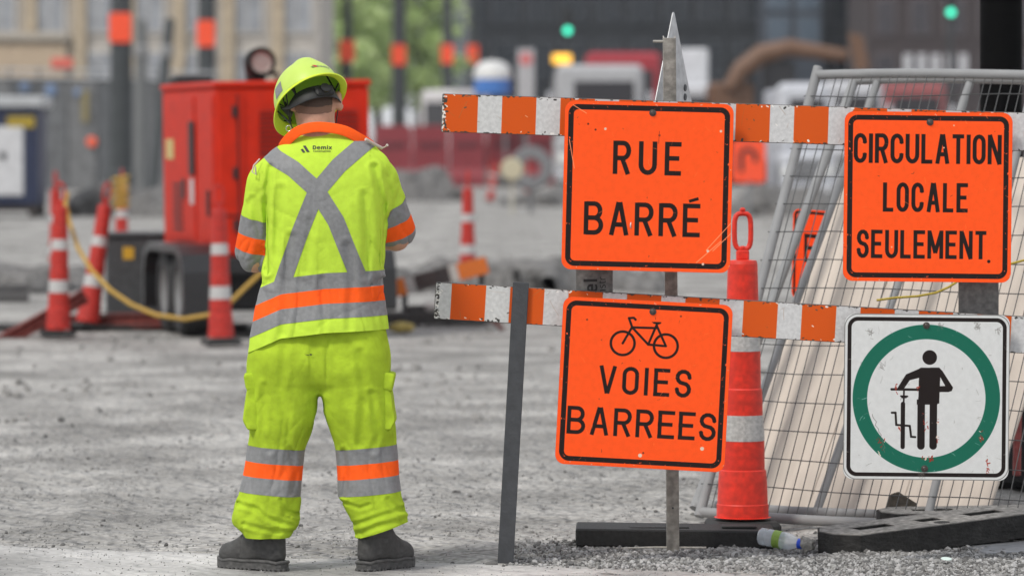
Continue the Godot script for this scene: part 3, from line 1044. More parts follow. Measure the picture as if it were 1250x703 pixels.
	mb.box(at(W(1180, 520, 18.3), 0.3, -0.15, 0.02), Vector3(0.045, 0.85, 0.03), 0.004)
	tag(obj("red_stake", mb, mat("faded red paint", C8(172, 84, 80), 0.7, 0, 0.7, 5)), "faded red wooden stake beside the plywood, under the green ring sign", "stake")
	mb = MB.new()
	mb.box(at(W(1243, 470, 18.6), 0.1, -0.1, -0.04), Vector3(0.03, 0.75, 0.03), 0.004)
	tag(obj("red_stake", mb, mat("faded red paint", C8(172, 84, 80))), "faded red stake in front of the black column base", "stake")
	# black column with a wider skirt
	t = thing("black_column", "thick black steel column standing behind the fence at the right edge", "column", Vector3((1222 - 625) * 19.6 / F, 0, -19.6))
	var blk := mat("black painted steel", C8(12, 12, 13), 0.8, 0.0, 0.7, 3, 0.0, 0.2)
	mb = MB.new()
	mb.lathe(Transform3D(), [Vector2(0.094, 0.0), Vector2(0.092, 3.2), Vector2(0.09, 6.5), Vector2(0.0, 6.5)], 32)
	obj("shaft", mb, blk, t)
	mb = MB.new()
	mb.box(T(0.06, 0.42, 0.12), Vector3(0.42, 0.84, 0.4), 0.03)
	obj("plinth", mb, mat("black sheeting", C8(24, 24, 26), 0.7, 0, 0.45, 5, 0.8), t)
	mb = MB.new()
	for y in [1.1, 1.16]: mb.lathe(T(0, y, 0), [Vector2(0.093, 0.0), Vector2(0.099, 0.004), Vector2(0.099, 0.024), Vector2(0.093, 0.028)], 32)
	obj("band", mb, blk, t)
	# bottle
	t = thing("water_bottle", "crushed clear plastic bottle with blue cap and green label on the gravel", "bottle", Vector3((950 - 625) * 16.5 / F, 0.036, -16.5))
	t.basis = Basis(Vector3.UP, deg_to_rad(-25)) * Basis(Vector3.BACK, deg_to_rad(-98))
	var cl := StandardMaterial3D.new()
	cl.resource_name = "clear plastic"
	cl.albedo_color = Color(0.93, 0.97, 1.0, 0.32)
	cl.roughness = 0.12
	cl.transparency = BaseMaterial3D.TRANSPARENCY_ALPHA
	mb = MB.new()
	var prof := []
	for k in [[0.0, -0.075], [0.026, -0.075], [0.032, -0.069], [0.0325, -0.05], [0.030, -0.045], [0.0325, -0.04], [0.0325, -0.02], [0.0305, -0.015], [0.0325, -0.01], [0.0325, 0.03], [0.030, 0.05], [0.02, 0.075], [0.013, 0.084], [0.013, 0.09]]: prof.append(Vector2(k[0], k[1]))
	mb.lathe(Transform3D(), prof, 20)
	obj("bottle_body", mb, cl, t)
	mb = MB.new()
	mb.lathe(Transform3D(), [Vector2(0.0, 0.080), Vector2(0.019, 0.080), Vector2(0.019, 0.104), Vector2(0.017, 0.106), Vector2(0.0, 0.106)], 18)
	obj("cap", mb, mat("blue cap", C8(45, 90, 225), 0.4, 0, 1.0), t)
	mb = MB.new()
	mb.lathe(Transform3D(), [Vector2(0.0331, -0.016), Vector2(0.0331, 0.014)], 20)
	obj("label_sleeve", mb, mat("bottle label", C8(165, 205, 90), 0.5, 0, 0.6, 60), t)
	mb = MB.new()
	mb.tube([W(752, 668.5, 16.42), W(800, 667, 16.44), W(862, 667.5, 16.42)], 0.0035, 6)
	tag(obj("pale_stick", mb, mat("pale stick", C8(214, 210, 200), 0.8, 0, 0.8, 12)), "thin pale stick lying on the gravel at the foot of the galvanised post", "stick")
	# crumpled paper
	var f := func(q: Vector3) -> float: return q.length() - 0.028 - 0.016 * nz.get_noise_3dv(q * 2400.0)
	mb = MB.new()
	mb.soup(nets(f, Vector3.ONE * -0.05, Vector3.ONE * 0.05, 0.005))
	var cp := obj("crumpled_paper", mb, mat("crumpled paper", C8(170, 168, 162), 0.9, 0, 0.7, 20))
	tag(cp, "small crumpled grey paper beside the blue bottle cap", "litter")
	cp.position = Vector3(1.085, 0.025, -16.42)
	mb = MB.new()
	mb.lathe(at(Vector3(1.545, 0.026, -15.85), 0.3, 0.2, 0), [Vector2(0.0, 0.003), Vector2(0.019, 0.002), Vector2(0.02, 0.0), Vector2(0.0, 0.0)], 14)
	tag(obj("plastic_disc", mb, mat("pale lid", C8(200, 215, 208), 0.5, 0, 1.0)), "small pale plastic lid on the gravel at the front right", "litter")

# ---------------------------------------------------------------- ground
func hgt(x: float, z: float) -> float:
	var h := nz.get_noise_2d(x * 260.0, z * 260.0) * 0.007 + nz.get_noise_2d(x * 60.0 + 90.0, z * 60.0) * 0.014
	h += nz.get_noise_2d(x * 1300.0, z * 1300.0 + 40.0) * 0.0036
	var k := clampf((x - 0.35) / 0.5, 0.0, 1.0) * clampf(1.0 - absf(z + 15.95) / 0.55, 0.0, 1.0)   # low windrow of crushed stone under the signs
	for rut in [-1.75, -0.35, 0.95, 2.3]:   # shallow tyre ruts along the street
		var e: float = (x - rut - 0.12 * sin(z * 0.35 + rut) - 0.045 * (z + 16.0)) / 0.13
		h -= 0.014 * exp(-e * e) * (0.7 + 0.6 * nz.get_noise_2d(z * 60.0, rut * 90.0)) - 0.006 * exp(-pow(absf(e) - 1.7, 2.0) * 2.0)
	return h - 0.004 + 0.012 * k * (1.0 + nz.get_noise_2d(x * 400.0, z * 400.0))

func kerb_z(x: float) -> float:   # where the swept pavement in front ends
	return -16.58 + 0.36 * (x + 2.0) - 0.03 * sin(x * 3.0) - nz.get_noise_2d(x * 300.0, 7.0) * 0.06

func sheet(x0: float, x1: float, z0: float, z1: float, nx: int, nzz: int, fn: Callable) -> MB:
	var mb := MB.new()
	var p := []
	var q := []
	for j in nzz + 1:
		for i in nx + 1:
			p.append(fn.call(lerpf(x0, x1, float(i) / nx), lerpf(z0, z1, float(j) / nzz)))
	for j in nzz + 1:
		for i in nx + 1:
			var a: Vector3 = p[j * (nx + 1) + maxi(i - 1, 0)]
			var b: Vector3 = p[j * (nx + 1) + mini(i + 1, nx)]
			var c: Vector3 = p[maxi(j - 1, 0) * (nx + 1) + i]
			var d: Vector3 = p[mini(j + 1, nzz) * (nx + 1) + i]
			var k := (b - a).cross(d - c).normalized()
			q.append(k if k.y > 0 else -k)
	for j in nzz:
		for i in nx:
			var a := j * (nx + 1) + i
			var b := a + 1
			var c := a + nx + 2
			var d := a + nx + 1
			mb.tri(p[a], p[b], p[c], q[a], q[b], q[c])
			mb.tri(p[a], p[c], p[d], q[a], q[c], q[d])
	return mb

func ground_mat(called: String, c: Color, lo: float) -> StandardMaterial3D:
	var m := StandardMaterial3D.new()
	m.resource_name = called
	m.albedo_color = c
	m.roughness = 0.95
	m.metallic_specular = 0.25
	m.albedo_texture = ntex(0.085, lo, 1.0, 21, false, 1024)
	m.uv1_triplanar = true
	m.uv1_world_triplanar = true
	m.uv1_scale = Vector3(0.31, 0.31, 0.31)
	m.detail_enabled = true
	m.detail_albedo = ntex(0.012, 0.64, 1.0, 31, false, 512)
	m.detail_blend_mode = BaseMaterial3D.BLEND_MODE_MUL
	m.detail_uv_layer = BaseMaterial3D.DETAIL_UV_2
	m.uv2_triplanar = true
	m.uv2_world_triplanar = true
	m.uv2_scale = Vector3(0.15, 0.2, 0.13)
	m.normal_enabled = true
	m.normal_texture = nrm(0.09, 8.0, 6)
	m.normal_scale = 0.9
	return m

func build_ground() -> void:
	var gm := ground_mat("dusty road gravel", C8(228, 225, 220), 0.66)
	var mb := MB.new()
	mb.quad(Vector3(-500, -0.02, 60), Vector3(500, -0.02, 60), Vector3(500, -0.02, -1400), Vector3(-500, -0.02, -1400), Vector3.UP)
	kind(obj("ground", mb, gm), "structure")
	mb = sheet(-3.6, 3.6, -12.0, -30.0, 240, 600, func(x: float, z: float) -> Vector3:
		var e := minf(minf(3.6 - absf(x), z + 30.0) * 0.6, 1.0)
		return Vector3(x, lerpf(-0.03, hgt(x, z), clampf(e, 0.0, 1.0)), z))
	kind(obj("gravel_road", mb, gm), "structure")
	# the swept strip of old pavement that the worker stands on
	var pm := ground_mat("dusty pavement", C8(222, 220, 217), 0.84)
	pm.normal_scale = 0.35
	mb = sheet(-3.4, 3.4, 0.0, 1.0, 200, 70, func(x: float, v: float) -> Vector3:
		var z := lerpf(kerb_z(x), -11.0, pow(v, 1.6))
		return Vector3(x, (0.006 if v > 0.02 else -0.02) + nz.get_noise_2d(x * 500.0, z * 500.0) * 0.0012, z))
	kind(obj("pavement", mb, pm), "structure")
	# loose stones
	var tones := [C8(146, 145, 143), C8(124, 123, 121), C8(168, 167, 166), C8(98, 97, 96)]
	for v in 4:
		var sm := SphereMesh.new()
		sm.radial_segments = 6; sm.rings = 3; sm.radius = 1.0; sm.height = 2.0
		var arr := sm.get_mesh_arrays()
		var vs: PackedVector3Array = arr[Mesh.ARRAY_VERTEX]
		var ix: PackedInt32Array = arr[Mesh.ARRAY_INDEX]
		mb = MB.new()
		for i in range(0, ix.size(), 3):
			var q := []
			for k in 3:
				var p := vs[ix[i + k]]
				q.append(p * (0.8 + 0.5 * nz.get_noise_3dv(p * 90.0 + Vector3(v * 50, 0, 0))) * Vector3(1.15, 0.75, 0.9))
			if (q[1] - q[0]).cross(q[2] - q[0]).length() > 1e-6: mb.flat(q[0], q[1], q[2], q[0] + q[1] + q[2])
		var mm := MultiMesh.new()
		mm.transform_format = MultiMesh.TRANSFORM_3D
		mm.mesh = mb.mesh()
		var tf: Array[Transform3D] = []
		for i in 15500:
			var x: float
			var z: float
			var r: float
			if i < 8200:   # the crushed stone under the signs
				x = rng.randf_range(-0.05, 2.35)
				z = -15.35 - rng.randf() * 1.45
				r = rng.randf_range(0.0035, 0.0088) if rng.randf() < 0.93 else rng.randf_range(0.009, 0.016)
				if x < 0.6 and rng.randf() > (x + 0.15) / 0.75: continue
				if z > kerb_z(x) + 0.12 * rng.randf(): continue
			elif i < 15000:  # thin scatter on the road behind
				x = rng.randf_range(-2.6, 2.6)
				z = -15.9 - pow(rng.randf(), 1.5) * 9.0
				r = rng.randf_range(0.0018, 0.0048) if rng.randf() < 0.95 else rng.randf_range(0.006, 0.013)
				if nz.get_noise_2d(x * 120.0, z * 60.0) < rng.randf_range(-0.5, 0.25): continue
				if z > kerb_z(x): continue
			else:
				x = rng.randf_range(-2.2, 2.0)
				z = -15.2 - rng.randf() * 1.3
				r = rng.randf_range(0.0015, 0.004)
				if z < kerb_z(x): continue
			var y := maxf(hgt(x, z), -0.02) if z < kerb_z(x) else 0.006
			tf.append(Transform3D(Basis.from_euler(Vector3(rng.randf() * TAU, rng.randf() * TAU, rng.randf() * TAU)).scaled(Vector3.ONE * r), Vector3(x, y + r * 0.3, z)))
		mm.instance_count = tf.size()
		for i in tf.size(): mm.set_instance_transform(i, tf[i])
		var mi := MultiMeshInstance3D.new()
		mi.name = numbered("gravel")
		mi.multimesh = mm
		mi.material_override = mat("stone %d" % v, tones[v], 0.95, 0, 1.0)
		add_child(mi)
		kind(mi, "stuff")
	# clods and broken asphalt strewn over the torn up street
	var cm := MultiMesh.new()
	cm.transform_format = MultiMesh.TRANSFORM_3D
	cm.mesh = mb.mesh()
	var ct: Array[Transform3D] = []
	for i in 5200:
		var z := -24.0 - pow(rng.randf(), 1.6) * 95.0
		var x := rng.randf_range(-0.13, 0.1) * -z
		if nz.get_noise_2d(x * 45.0 + 500.0, z * 14.0) < rng.randf_range(-0.1, 0.42): continue
		var r := rng.randf_range(0.010, 0.034) * (1.0 if rng.randf() < 0.9 else 1.6)
		ct.append(Transform3D(Basis.from_euler(Vector3(rng.randf() * TAU, rng.randf() * TAU, rng.randf() * TAU)).scaled(Vector3.ONE * r), Vector3(x, -0.012 + r * 0.2, z)))
	cm.instance_count = ct.size()
	for i in ct.size(): cm.set_instance_transform(i, ct[i])
	var ci := MultiMeshInstance3D.new()
	ci.name = numbered("rubble")
	ci.multimesh = cm
	ci.material_override = mat("clod", C8(140, 138, 135), 0.95, 0, 1.0)
	add_child(ci)
	kind(ci, "stuff")
	# single stones and clods that stand out
	for k in [[880, 672, 0.014, "pale rounded stone beside the galvanised post foot"], [75, 512, 0.02, "dark clod on the left part of the gravel road"], [600, 690, 0.02, "dark stone at the foot of the black barricade leg"], [775, 655, 0.01, "small stone left of the galvanised post"]]:
		var f := func(q: Vector3) -> float: return (q / Vector3(1.2, 0.7, 1.0)).length() - k[2] - k[2] * 0.5 * nz.get_noise_3dv(q * 1500.0 + Vector3(k[0], 0, 0))
		mb = MB.new()
		mb.soup(nets(f, Vector3.ONE * -0.04, Vector3.ONE * 0.04, 0.005))
		var s := obj("stone", mb, mat("stone 0" if k[0] == 880 else "stone 3", tones[0]))
		var p := Gd(k[1 - 1], k[1])
		s.position = Vector3(p.x, k[2] * 0.3, p.z)
		tag(s, k[3], "stone")

# ---------------------------------------------------------------- the generator trailer and what stands by it
func build_generator() -> void:
	var t := thing("generator_trailer", "large red generator on a black wheeled trailer behind the worker", "generator", Vector3(-2.25 + 0.6, 0, -34.1), deg_to_rad(14.2))
	t.rotation.z = deg_to_rad(0.9)
	# local: x along the near end (0.6 each side), z goes back
	var red := mat("red generator paint", C8(206, 42, 14), 0.6, 0.0, 0.86, 1.2, 0.0, 0.3)
	var dark := mat("generator black", C8(36, 36, 38), 0.6, 0.1, 0.7, 4)
	var hole := mat("vent shadow red", C8(92, 24, 18), 0.7, 0, 0.8, 4)
	var mb := MB.new()
	mb.box(T(0, 1.26, -1.2), Vector3(1.2, 1.3, 2.4), 0.03)
	obj("housing", mb, red, t)
	mb = MB.new()
	mb.box(T(0, 1.925, -1.2), Vector3(1.23, 0.05, 2.43), 0.015)
	obj("roof", mb, red, t)
	mb = MB.new()
	mb.box(T(0.12, 1.55, 0.004), Vector3(0.76, 0.34, 0.01))
	var g := obj("grille", mb, hole, t)
	for i in 9:
		mb = MB.new()
		mb.box(at(Vector3(0.12, 1.41 + i * 0.036, 0.014), 0, 0.6, 0), Vector3(0.76, 0.026, 0.004))
		obj("slat", mb, red, g)
	mb = MB.new()
	mb.box(T(0.0, 0.93, 0.005), Vector3(1.14, 0.012, 0.012))
	obj("panel_seam", mb, hole, t)
	mb = MB.new()
	mb.box(T(-0.43, 1.25, 0.006), Vector3(0.012, 1.2, 0.012))
	obj("panel_seam", mb, hole, t)
	for y in [0.85, 1.25, 1.72]:
		mb = MB.new()
		mb.box(T(-0.46, y, 0.012), Vector3(0.03, 0.09, 0.02), 0.004)
		obj("hinge", mb, dark, t)
	mb = MB.new()
	mb.box(T(0.33, 1.16, 0.004), Vector3(0.2, 0.12, 0.006))
	obj("sticker", mb, mat("pale plate", C8(205, 200, 200), 0.5, 0, 0.8, 9), t)
	mb = MB.new()
	mb.tube([Vector3(-0.12, 1.95, -1.2), Vector3(-0.12, 2.02, -1.2), Vector3(0.12, 2.02, -1.2), Vector3(0.12, 1.95, -1.2)], 0.02, 8)
	obj("lifting_eye", mb, dark, t)
	for k in [[-0.4, "left"], [0.57, "right"]]:
		mb = MB.new()
		mb.box(T(k[0] * 1.0, 1.25, 0.008), Vector3(0.03, 1.2, 0.018), 0.004)
		obj("corner_trim", mb, red, t)
	for z in [-0.35, -1.35]:   # door and service panel on the long left side
		mb = MB.new()
		mb.box(T(-0.606, 1.28, z - (0.0 if z > -1 else 0.2)), Vector3(0.015, 1.12, 0.55 if z > -1 else 1.3), 0.006)
		var dr := obj("door" if z > -1 else "service_panel", mb, red, t)
		if z > -1:
			mb = MB.new()
			mb.box(T(-0.622, 1.02, z + 0.1), Vector3(0.02, 0.2, 0.07), 0.005)
			obj("handle", mb, dark, dr)
			continue
		mb = MB.new()
		mb.box(T(-0.617, 1.44, z + 0.36), Vector3(0.014, 0.42, 0.2), 0.004)
		obj("window_strip", mb, dark, dr)
		for i in 8:
			mb = MB.new()
			mb.box(T(-0.617, 0.80 + i * 0.05, z - 0.28), Vector3(0.014, 0.026, 0.42), 0.003)
			obj("louvre", mb, hole, dr)
		for k in [["sticker", 1.43, -0.62, 0.16, 0.34, mat("yellow sticker", C8(215, 190, 120), 0.6, 0, 0.8, 9)], ["latch_plate", 1.1, 0.36, 0.2, 0.16, mat("pale plate", C8(205, 200, 200), 0.5, 0, 0.8, 9)], ["keyhole_plate", 1.12, -0.02, 0.16, 0.14, dark]]:
			mb = MB.new()
			mb.box(T(-0.617, k[1], z + k[2]), Vector3(0.006, k[3], k[4]))
			obj(k[0], mb, k[5], dr)
	mb = MB.new()
	mb.box(T(0, 0.54, -1.2), Vector3(1.1, 0.14, 2.5), 0.02)
	mb.box(T(0, 0.36, -0.55), Vector3(0.95, 0.34, 0.7), 0.03)
	obj("chassis", mb, dark, t)
	mb = MB.new()
	for z in [-0.5, -1.15]: mb.tube([Vector3(-0.72, 0.33, z), Vector3(0.6, 0.33, z)], 0.04, 8)
	obj("axle", mb, dark, t)
	for sx in [-1.0, 1.0]:
		mb = MB.new()
		var p := []
		for k in [[0.12, 0.2], [0.1, 0.5], [0.02, 0.64], [-0.16, 0.7], [-1.5, 0.7], [-1.68, 0.64], [-1.76, 0.5], [-1.78, 0.2]]: p.append(Vector2(-k[0], k[1]))
		var poly := PackedVector2Array(p)
		for i in range(p.size() - 1, -1, -1): poly.append((p[i] - Vector2(0.83, 0.3)) * 0.93 + Vector2(0.83, 0.27))
		mb.plate(Transform3D(Basis(Vector3.UP, PI / 2), Vector3(-0.72 if sx < 0 else 0.6, 0, 0)), poly, -0.17, 0.17)
		obj("fender", mb, mat("black fender plastic", C8(40, 40, 42), 0.35, 0, 0.7, 4), t)
		for z in [-0.5, -1.15]:
			mb = MB.new()
			mb.lathe(Transform3D(Basis(Vector3.BACK, PI / 2), Vector3(-0.72 if sx < 0 else 0.6, 0.33, z)), [Vector2(0.2, -0.11), Vector2(0.3, -0.11), Vector2(0.33, -0.08), Vector2(0.335, 0.0), Vector2(0.33, 0.08), Vector2(0.3, 0.11), Vector2(0.2, 0.11)], 28)
			var ty := obj("tyre", mb, mat("tyre rubber", C8(32, 32, 33), 0.85, 0, 0.7, 6), t)
			mb = MB.new()
			mb.lathe(Transform3D(Basis(Vector3.BACK, PI / 2), Vector3(-0.72 if sx < 0 else 0.6, 0.33, z)), [Vector2(0.0, -0.05), Vector2(0.14, -0.06), Vector2(0.2, -0.1), Vector2(0.2, 0.1), Vector2(0.14, 0.06), Vector2(0.0, 0.05)], 20)
			obj("rim", mb, mat("grey rim", C8(150, 150, 150), 0.5, 0.4, 0.8, 6), ty)
	mb = MB.new()   # exhaust elbow on the roof: a dark pipe end that faces the street
	mb.tube([Vector3(-0.15, 1.9, -0.7), Vector3(-0.15, 2.06, -0.7), Vector3(-0.15, 2.1, -0.62), Vector3(-0.15, 2.1, -0.45)], [0.07, 0.09, 0.11, 0.115], 18, false)
	var ex := obj("exhaust_elbow", mb, dark, t)
	mb = MB.new()
	mb.lathe(Transform3D(Basis(Vector3.RIGHT, PI / 2), Vector3(-0.15, 2.1, -0.47)), [Vector2(0.0, 0.0), Vector2(0.07, 0.0), Vector2(0.085, 0.02)], 18)
	obj("exhaust_flap", mb, mat("burnt pipe metal", C8(190, 175, 168), 0.4, 0.3, 0.7, 10), ex)
	mb = MB.new()
	mb.box(T(-0.45, 1.975, -1.9), Vector3(0.3, 0.09, 0.3), 0.03)
	obj("filler_cap", mb, dark, t)
	mb = MB.new()
	for sx in [-0.5, 0.5]: mb.tube([Vector3(sx, 0.5, -2.3), Vector3(0, 0.5, -3.7)], 0.04, 8)
	obj("drawbar", mb, dark, t)
	# grey box left of it
	var b := thing("equipment_box", "dark grey steel equipment box with yellow sticker left of the generator wheel", "box", Vector3(-3.12, 0, -37.0), deg_to_rad(6))
	var grey := mat("grey box paint", C8(82, 84, 86), 0.6, 0.2, 0.7, 3)
	mb = MB.new()
	mb.box(T(0, 0.36, 0), Vector3(0.5, 0.66, 0.5), 0.015)
	obj("body", mb, grey, b)
	mb = MB.new()
	mb.box(T(0, 0.71, 0), Vector3(0.54, 0.04, 0.54), 0.01)
	obj("lid", mb, grey, b)
	mb = MB.new()
	mb.box(T(-0.07, 0.56, 0.252), Vector3(0.09, 0.1, 0.004))
	obj("sticker", mb, mat("bright yellow sticker", C8(225, 175, 40), 0.6, 0, 0.8, 9), b)
	mb = MB.new()
	for sx in [-0.2, 0.2]: mb.box(T(sx, 0.02, 0), Vector3(0.06, 0.04, 0.5))
	obj("skid", mb, grey, b)
	# hose from the cone to the generator
	mb = MB.new()
	var path := []
	for k in [[82, 236, 34.6], [80, 248, 34.4], [84, 268, 34.2], [95, 302, 34.0], [112, 330, 33.8], [135, 354, 33.6], [160, 371, 33.4], [190, 384, 33.3], [225, 389, 33.2], [255, 384, 33.1], [280, 370, 33.1], [300, 350, 33.2], [330, 322, 33.4], [360, 310, 33.6], [395, 330, 33.8]]: path.append(W(k[0], k[1], k[2]))
	mb.tube(path, 0.017, 8)
	tag(obj("yellow_hose", mb, mat("yellow hose", C8(200, 160, 66), 0.6, 0, 0.75, 6)), "yellow hose sagging from the cone at left towards the red generator", "hose")
	mb = MB.new()
	path = []
	for i in 26:
		var a := i * 1.1
		path.append(W(147, 215 + i * 1.5, 46.7) + Vector3(cos(a) * 0.085, 0, sin(a) * 0.085))
	mb.tube(path, 0.02, 6)
	tag(obj("yellow_hose", mb, mat("yellow hose", C8(200, 160, 66))), "short yellow hose coiled round the top of the cone behind the grey box", "hose")
	# timber, steel edges and other litter on the ground
	var rust := mat("rusty red steel", C8(150, 70, 62), 0.8, 0.1, 0.6, 4)
	for k in [["steel_beam", "rusty red steel beam slanting up from the ground by the leftmost cone", Vector3(-3.6, 0.12, -34.2), Vector3(0.75, 0.07, 0.08), 0.2, 0.5], ["steel_beam", "dull red steel beam lying flat behind the leaning cone", Vector3(-3.1, 0.06, -35.4), Vector3(0.9, 0.08, 0.1), -0.1, 0.03]]:
		mb = MB.new()
		mb.box(Transform3D(), k[3], 0.008)
		mb.box(T(0, k[3].y / 2 + 0.012, 0), Vector3(k[3].x, 0.012, k[3].z + 0.05), 0.002)
		mb.box(T(0, -k[3].y / 2 - 0.012, 0), Vector3(k[3].x, 0.012, k[3].z + 0.05), 0.002)
		var o := obj(k[0], mb, rust)
		o.transform = at(k[2], k[4], 0, k[5])
		tag(o, k[1], "beam", "rusty steel beams")
	mb = MB.new()
	mb.box(at(Vector3(-3.55, 0.012, -35.5), 0.03, 0, 0), Vector3(2.9, 0.035, 0.4), 0.01)
	tag(obj("trench_plate", mb, mat("trench plate", C8(70, 68, 68), 0.7, 0.3, 0.6, 2)), "dark flat steel trench plate along the ground under the left cones", "steel plate")
	# the overturned striped board between worker and barricade
	var board := thing("fallen_board", "orange, black and white striped board propped low between worker and barricade", "barricade board", W(535, 338, 37.0), 0.0)
	board.rotation.z = deg_to_rad(14.5)
	var cols := [C8(225, 120, 30), C8(190, 188, 184), C8(70, 58, 56), C8(60, 52, 52), C8(200, 196, 190), C8(228, 120, 40)]
	var xs := [-0.40, -0.28, -0.2, -0.02, 0.1, 0.17, 0.42]
	mb = MB.new()
	mb.box(T(0.01, 0, -0.012), Vector3(0.83, 0.145, 0.02), 0.003)
	obj("board", mb, mat("plank edge", C8(96, 92, 88)), board)
	for i in 6:
		mb = MB.new()
		mb.box(T((xs[i] + xs[i + 1]) / 2, 0, 0), Vector3(xs[i + 1] - xs[i], 0.14, 0.006))
		obj("stripe", mb, mat("board stripe %d" % i, cols[i], 0.6, 0, 0.8, 6), board)
	for sx in [-0.36, 0.3]:
		mb = MB.new()
		mb.box(at(Vector3(sx, -0.27, -0.05), 0, 0, deg_to_rad(-14.5)), Vector3(0.05, 0.62, 0.04), 0.004)
		obj("leg", mb, mat("generator black", C8(36, 36, 38)), board)
	for k in [["plank", "dark wet timber lying on the road behind the worker's right side", Vector3(-0.62, 0.05, -36.2), Vector3(0.95, 0.1, 0.35), 0.05, 0.0, C8(74, 70, 68)], ["plank", "flat dark timber lying left of the black barricade leg", Vector3(-0.35, 0.04, -37.4), Vector3(0.8, 0.08, 0.3), -0.2, 0.0, C8(66, 64, 64)], ["sandbag", "dusty yellow sandbag beside the dark timber", Vector3(-0.86, 0.04, -34.6), Vector3(0.24, 0.09, 0.16), 0.3, 0.0, C8(196, 172, 96)], ["plank", "thin red-brown stick lying across the dark timber", Vector3(-0.15, 0.08, -35.0), Vector3(0.3, 0.03, 0.05), 0.9, -0.55, C8(150, 84, 76)], ["plastic_bag", "crumpled white bag lying on the dark timber", Vector3(-0.66, 0.13, -36.2), Vector3(0.17, 0.09, 0.14), 0.2, 0.0, C8(214, 206, 200)], ["stone", "pale brown stone lying by the leftmost cones", Vector3(-3.0, 0.08, -38.5), Vector3(0.22, 0.2, 0.2), 0.2, 0.0, C8(190, 178, 160)], ["rubble_slab", "dark broken asphalt slab at the far left of the gravel road", Vector3(-4.75, 0.03, -41.5), Vector3(0.5, 0.1, 0.4), 0.1, 0.0, C8(104, 102, 102)]]:
		mb = MB.new()
		if k[0] in ["sandbag", "stone", "plastic_bag"]:
			var r: Vector3 = k[3] / 2.0
			mb.soup(nets(func(q: Vector3) -> float: return ((q / r).length() - 1.0) * r.y - 0.25 * r.y * nz.get_noise_3dv(q * 700.0), -k[3] * 0.8, k[3] * 0.8, 0.02))
		else:
			mb.box(Transform3D(), k[3], 0.012)
			if k[3].z > 0.1: mb.box(at(Vector3(0.08, k[3].y * 0.8, -0.04), 0.15, 0, 0.03), k[3] * Vector3(0.7, 0.6, 0.4), 0.01)
		var o := obj(k[0], mb, mat(k[1], k[6], 0.85, 0, 0.6, 5))
		o.transform = at(k[2], k[4], 0, k[5])
		tag(o, k[1], k[0].replace("_", " "))

# ---------------------------------------------------------------- far background
func truck(called: String, label: String, cat: String, p: Vector3, w: float, h: float, body: Color, box_h: float, box_c: Color, yaw := 0.0) -> void:
	var t := thing(called, label, cat, p, yaw)
	var m := mat(called + " paint %s" % body, body, 0.35, 0.1, 0.9, 1)
	var mb := MB.new()
	mb.box(T(0, h * 0.26, -0.9), Vector3(w, h * 0.34, 1.8), 0.12)
	obj("hood", mb, m, t)
	mb = MB.new()
	mb.box(T(0, h * 0.7, -1.7), Vector3(w * 0.96, h * 0.58, 1.6), 0.14)
	var cab := obj("cab", mb, m, t)
	mb = MB.new()
	mb.box(at(Vector3(0.05 * w, h * 0.72, -0.895), 0, 0.0, 0), Vector3(w * 0.66, h * 0.28, 0.03), 0.01)
	obj("windscreen", mb, mat("dark windscreen", C8(42, 40, 44), 0.15, 0, 1.0), cab)
	mb = MB.new()
	mb.box(T(0, h * 0.27, 0.02), Vector3(w * 0.6, h * 0.18, 0.05), 0.01)
	var gr := obj("grille", mb, mat("dark grille", C8(50, 50, 52), 0.5, 0.3, 0.8, 4), t)
	for i in 4:
		mb = MB.new()
		mb.box(T(0, h * (0.2 + i * 0.045), 0.05), Vector3(w * 0.58, h * 0.015, 0.02))
		obj("bar", mb, mat("chrome", C8(210, 210, 212), 0.2, 0.9, 1.0), gr)
	mb = MB.new()
	mb.box(T(0, h * 0.12, 0.06), Vector3(w, h * 0.08, 0.16), 0.04)
	obj("bumper", mb, mat("chrome", C8(210, 210, 212)), t)
	for s in [-1.0, 1.0]:
		mb = MB.new()
		mb.box(T(s * w * 0.4, h * 0.26, 0.01), Vector3(w * 0.12, h * 0.06, 0.05), 0.02)
		obj("headlight", mb, mat("headlight lens", C8(235, 235, 230), 0.1, 0.2, 1.0), t)
		mb = MB.new()
		mb.box(T(s * (w * 0.5 + 0.12), h * 0.68, -0.9), Vector3(0.16, h * 0.2, 0.1), 0.03)
		obj("mirror", mb, mat("chrome", C8(210, 210, 212)), t)
		for z in [-0.9, -5.2]:
			mb = MB.new()
			mb.lathe(Transform3D(Basis(Vector3.BACK, PI / 2), Vector3(s * w * 0.42, 0.5, z)), [Vector2(0.0, -0.14), Vector2(0.42, -0.14), Vector2(0.5, -0.1), Vector2(0.5, 0.1), Vector2(0.42, 0.14), Vector2(0.0, 0.14)], 20)
			obj("wheel", mb, mat("tyre rubber", C8(32, 32, 33)), t)
	mb = MB.new()
	mb.box(T(0, box_h * 0.55, -4.6), Vector3(w, box_h * 0.9, 4.0), 0.06)
	obj("cargo_box", mb, mat(called + " box %s" % box_c, box_c, 0.6, 0, 0.85, 0.6), t)

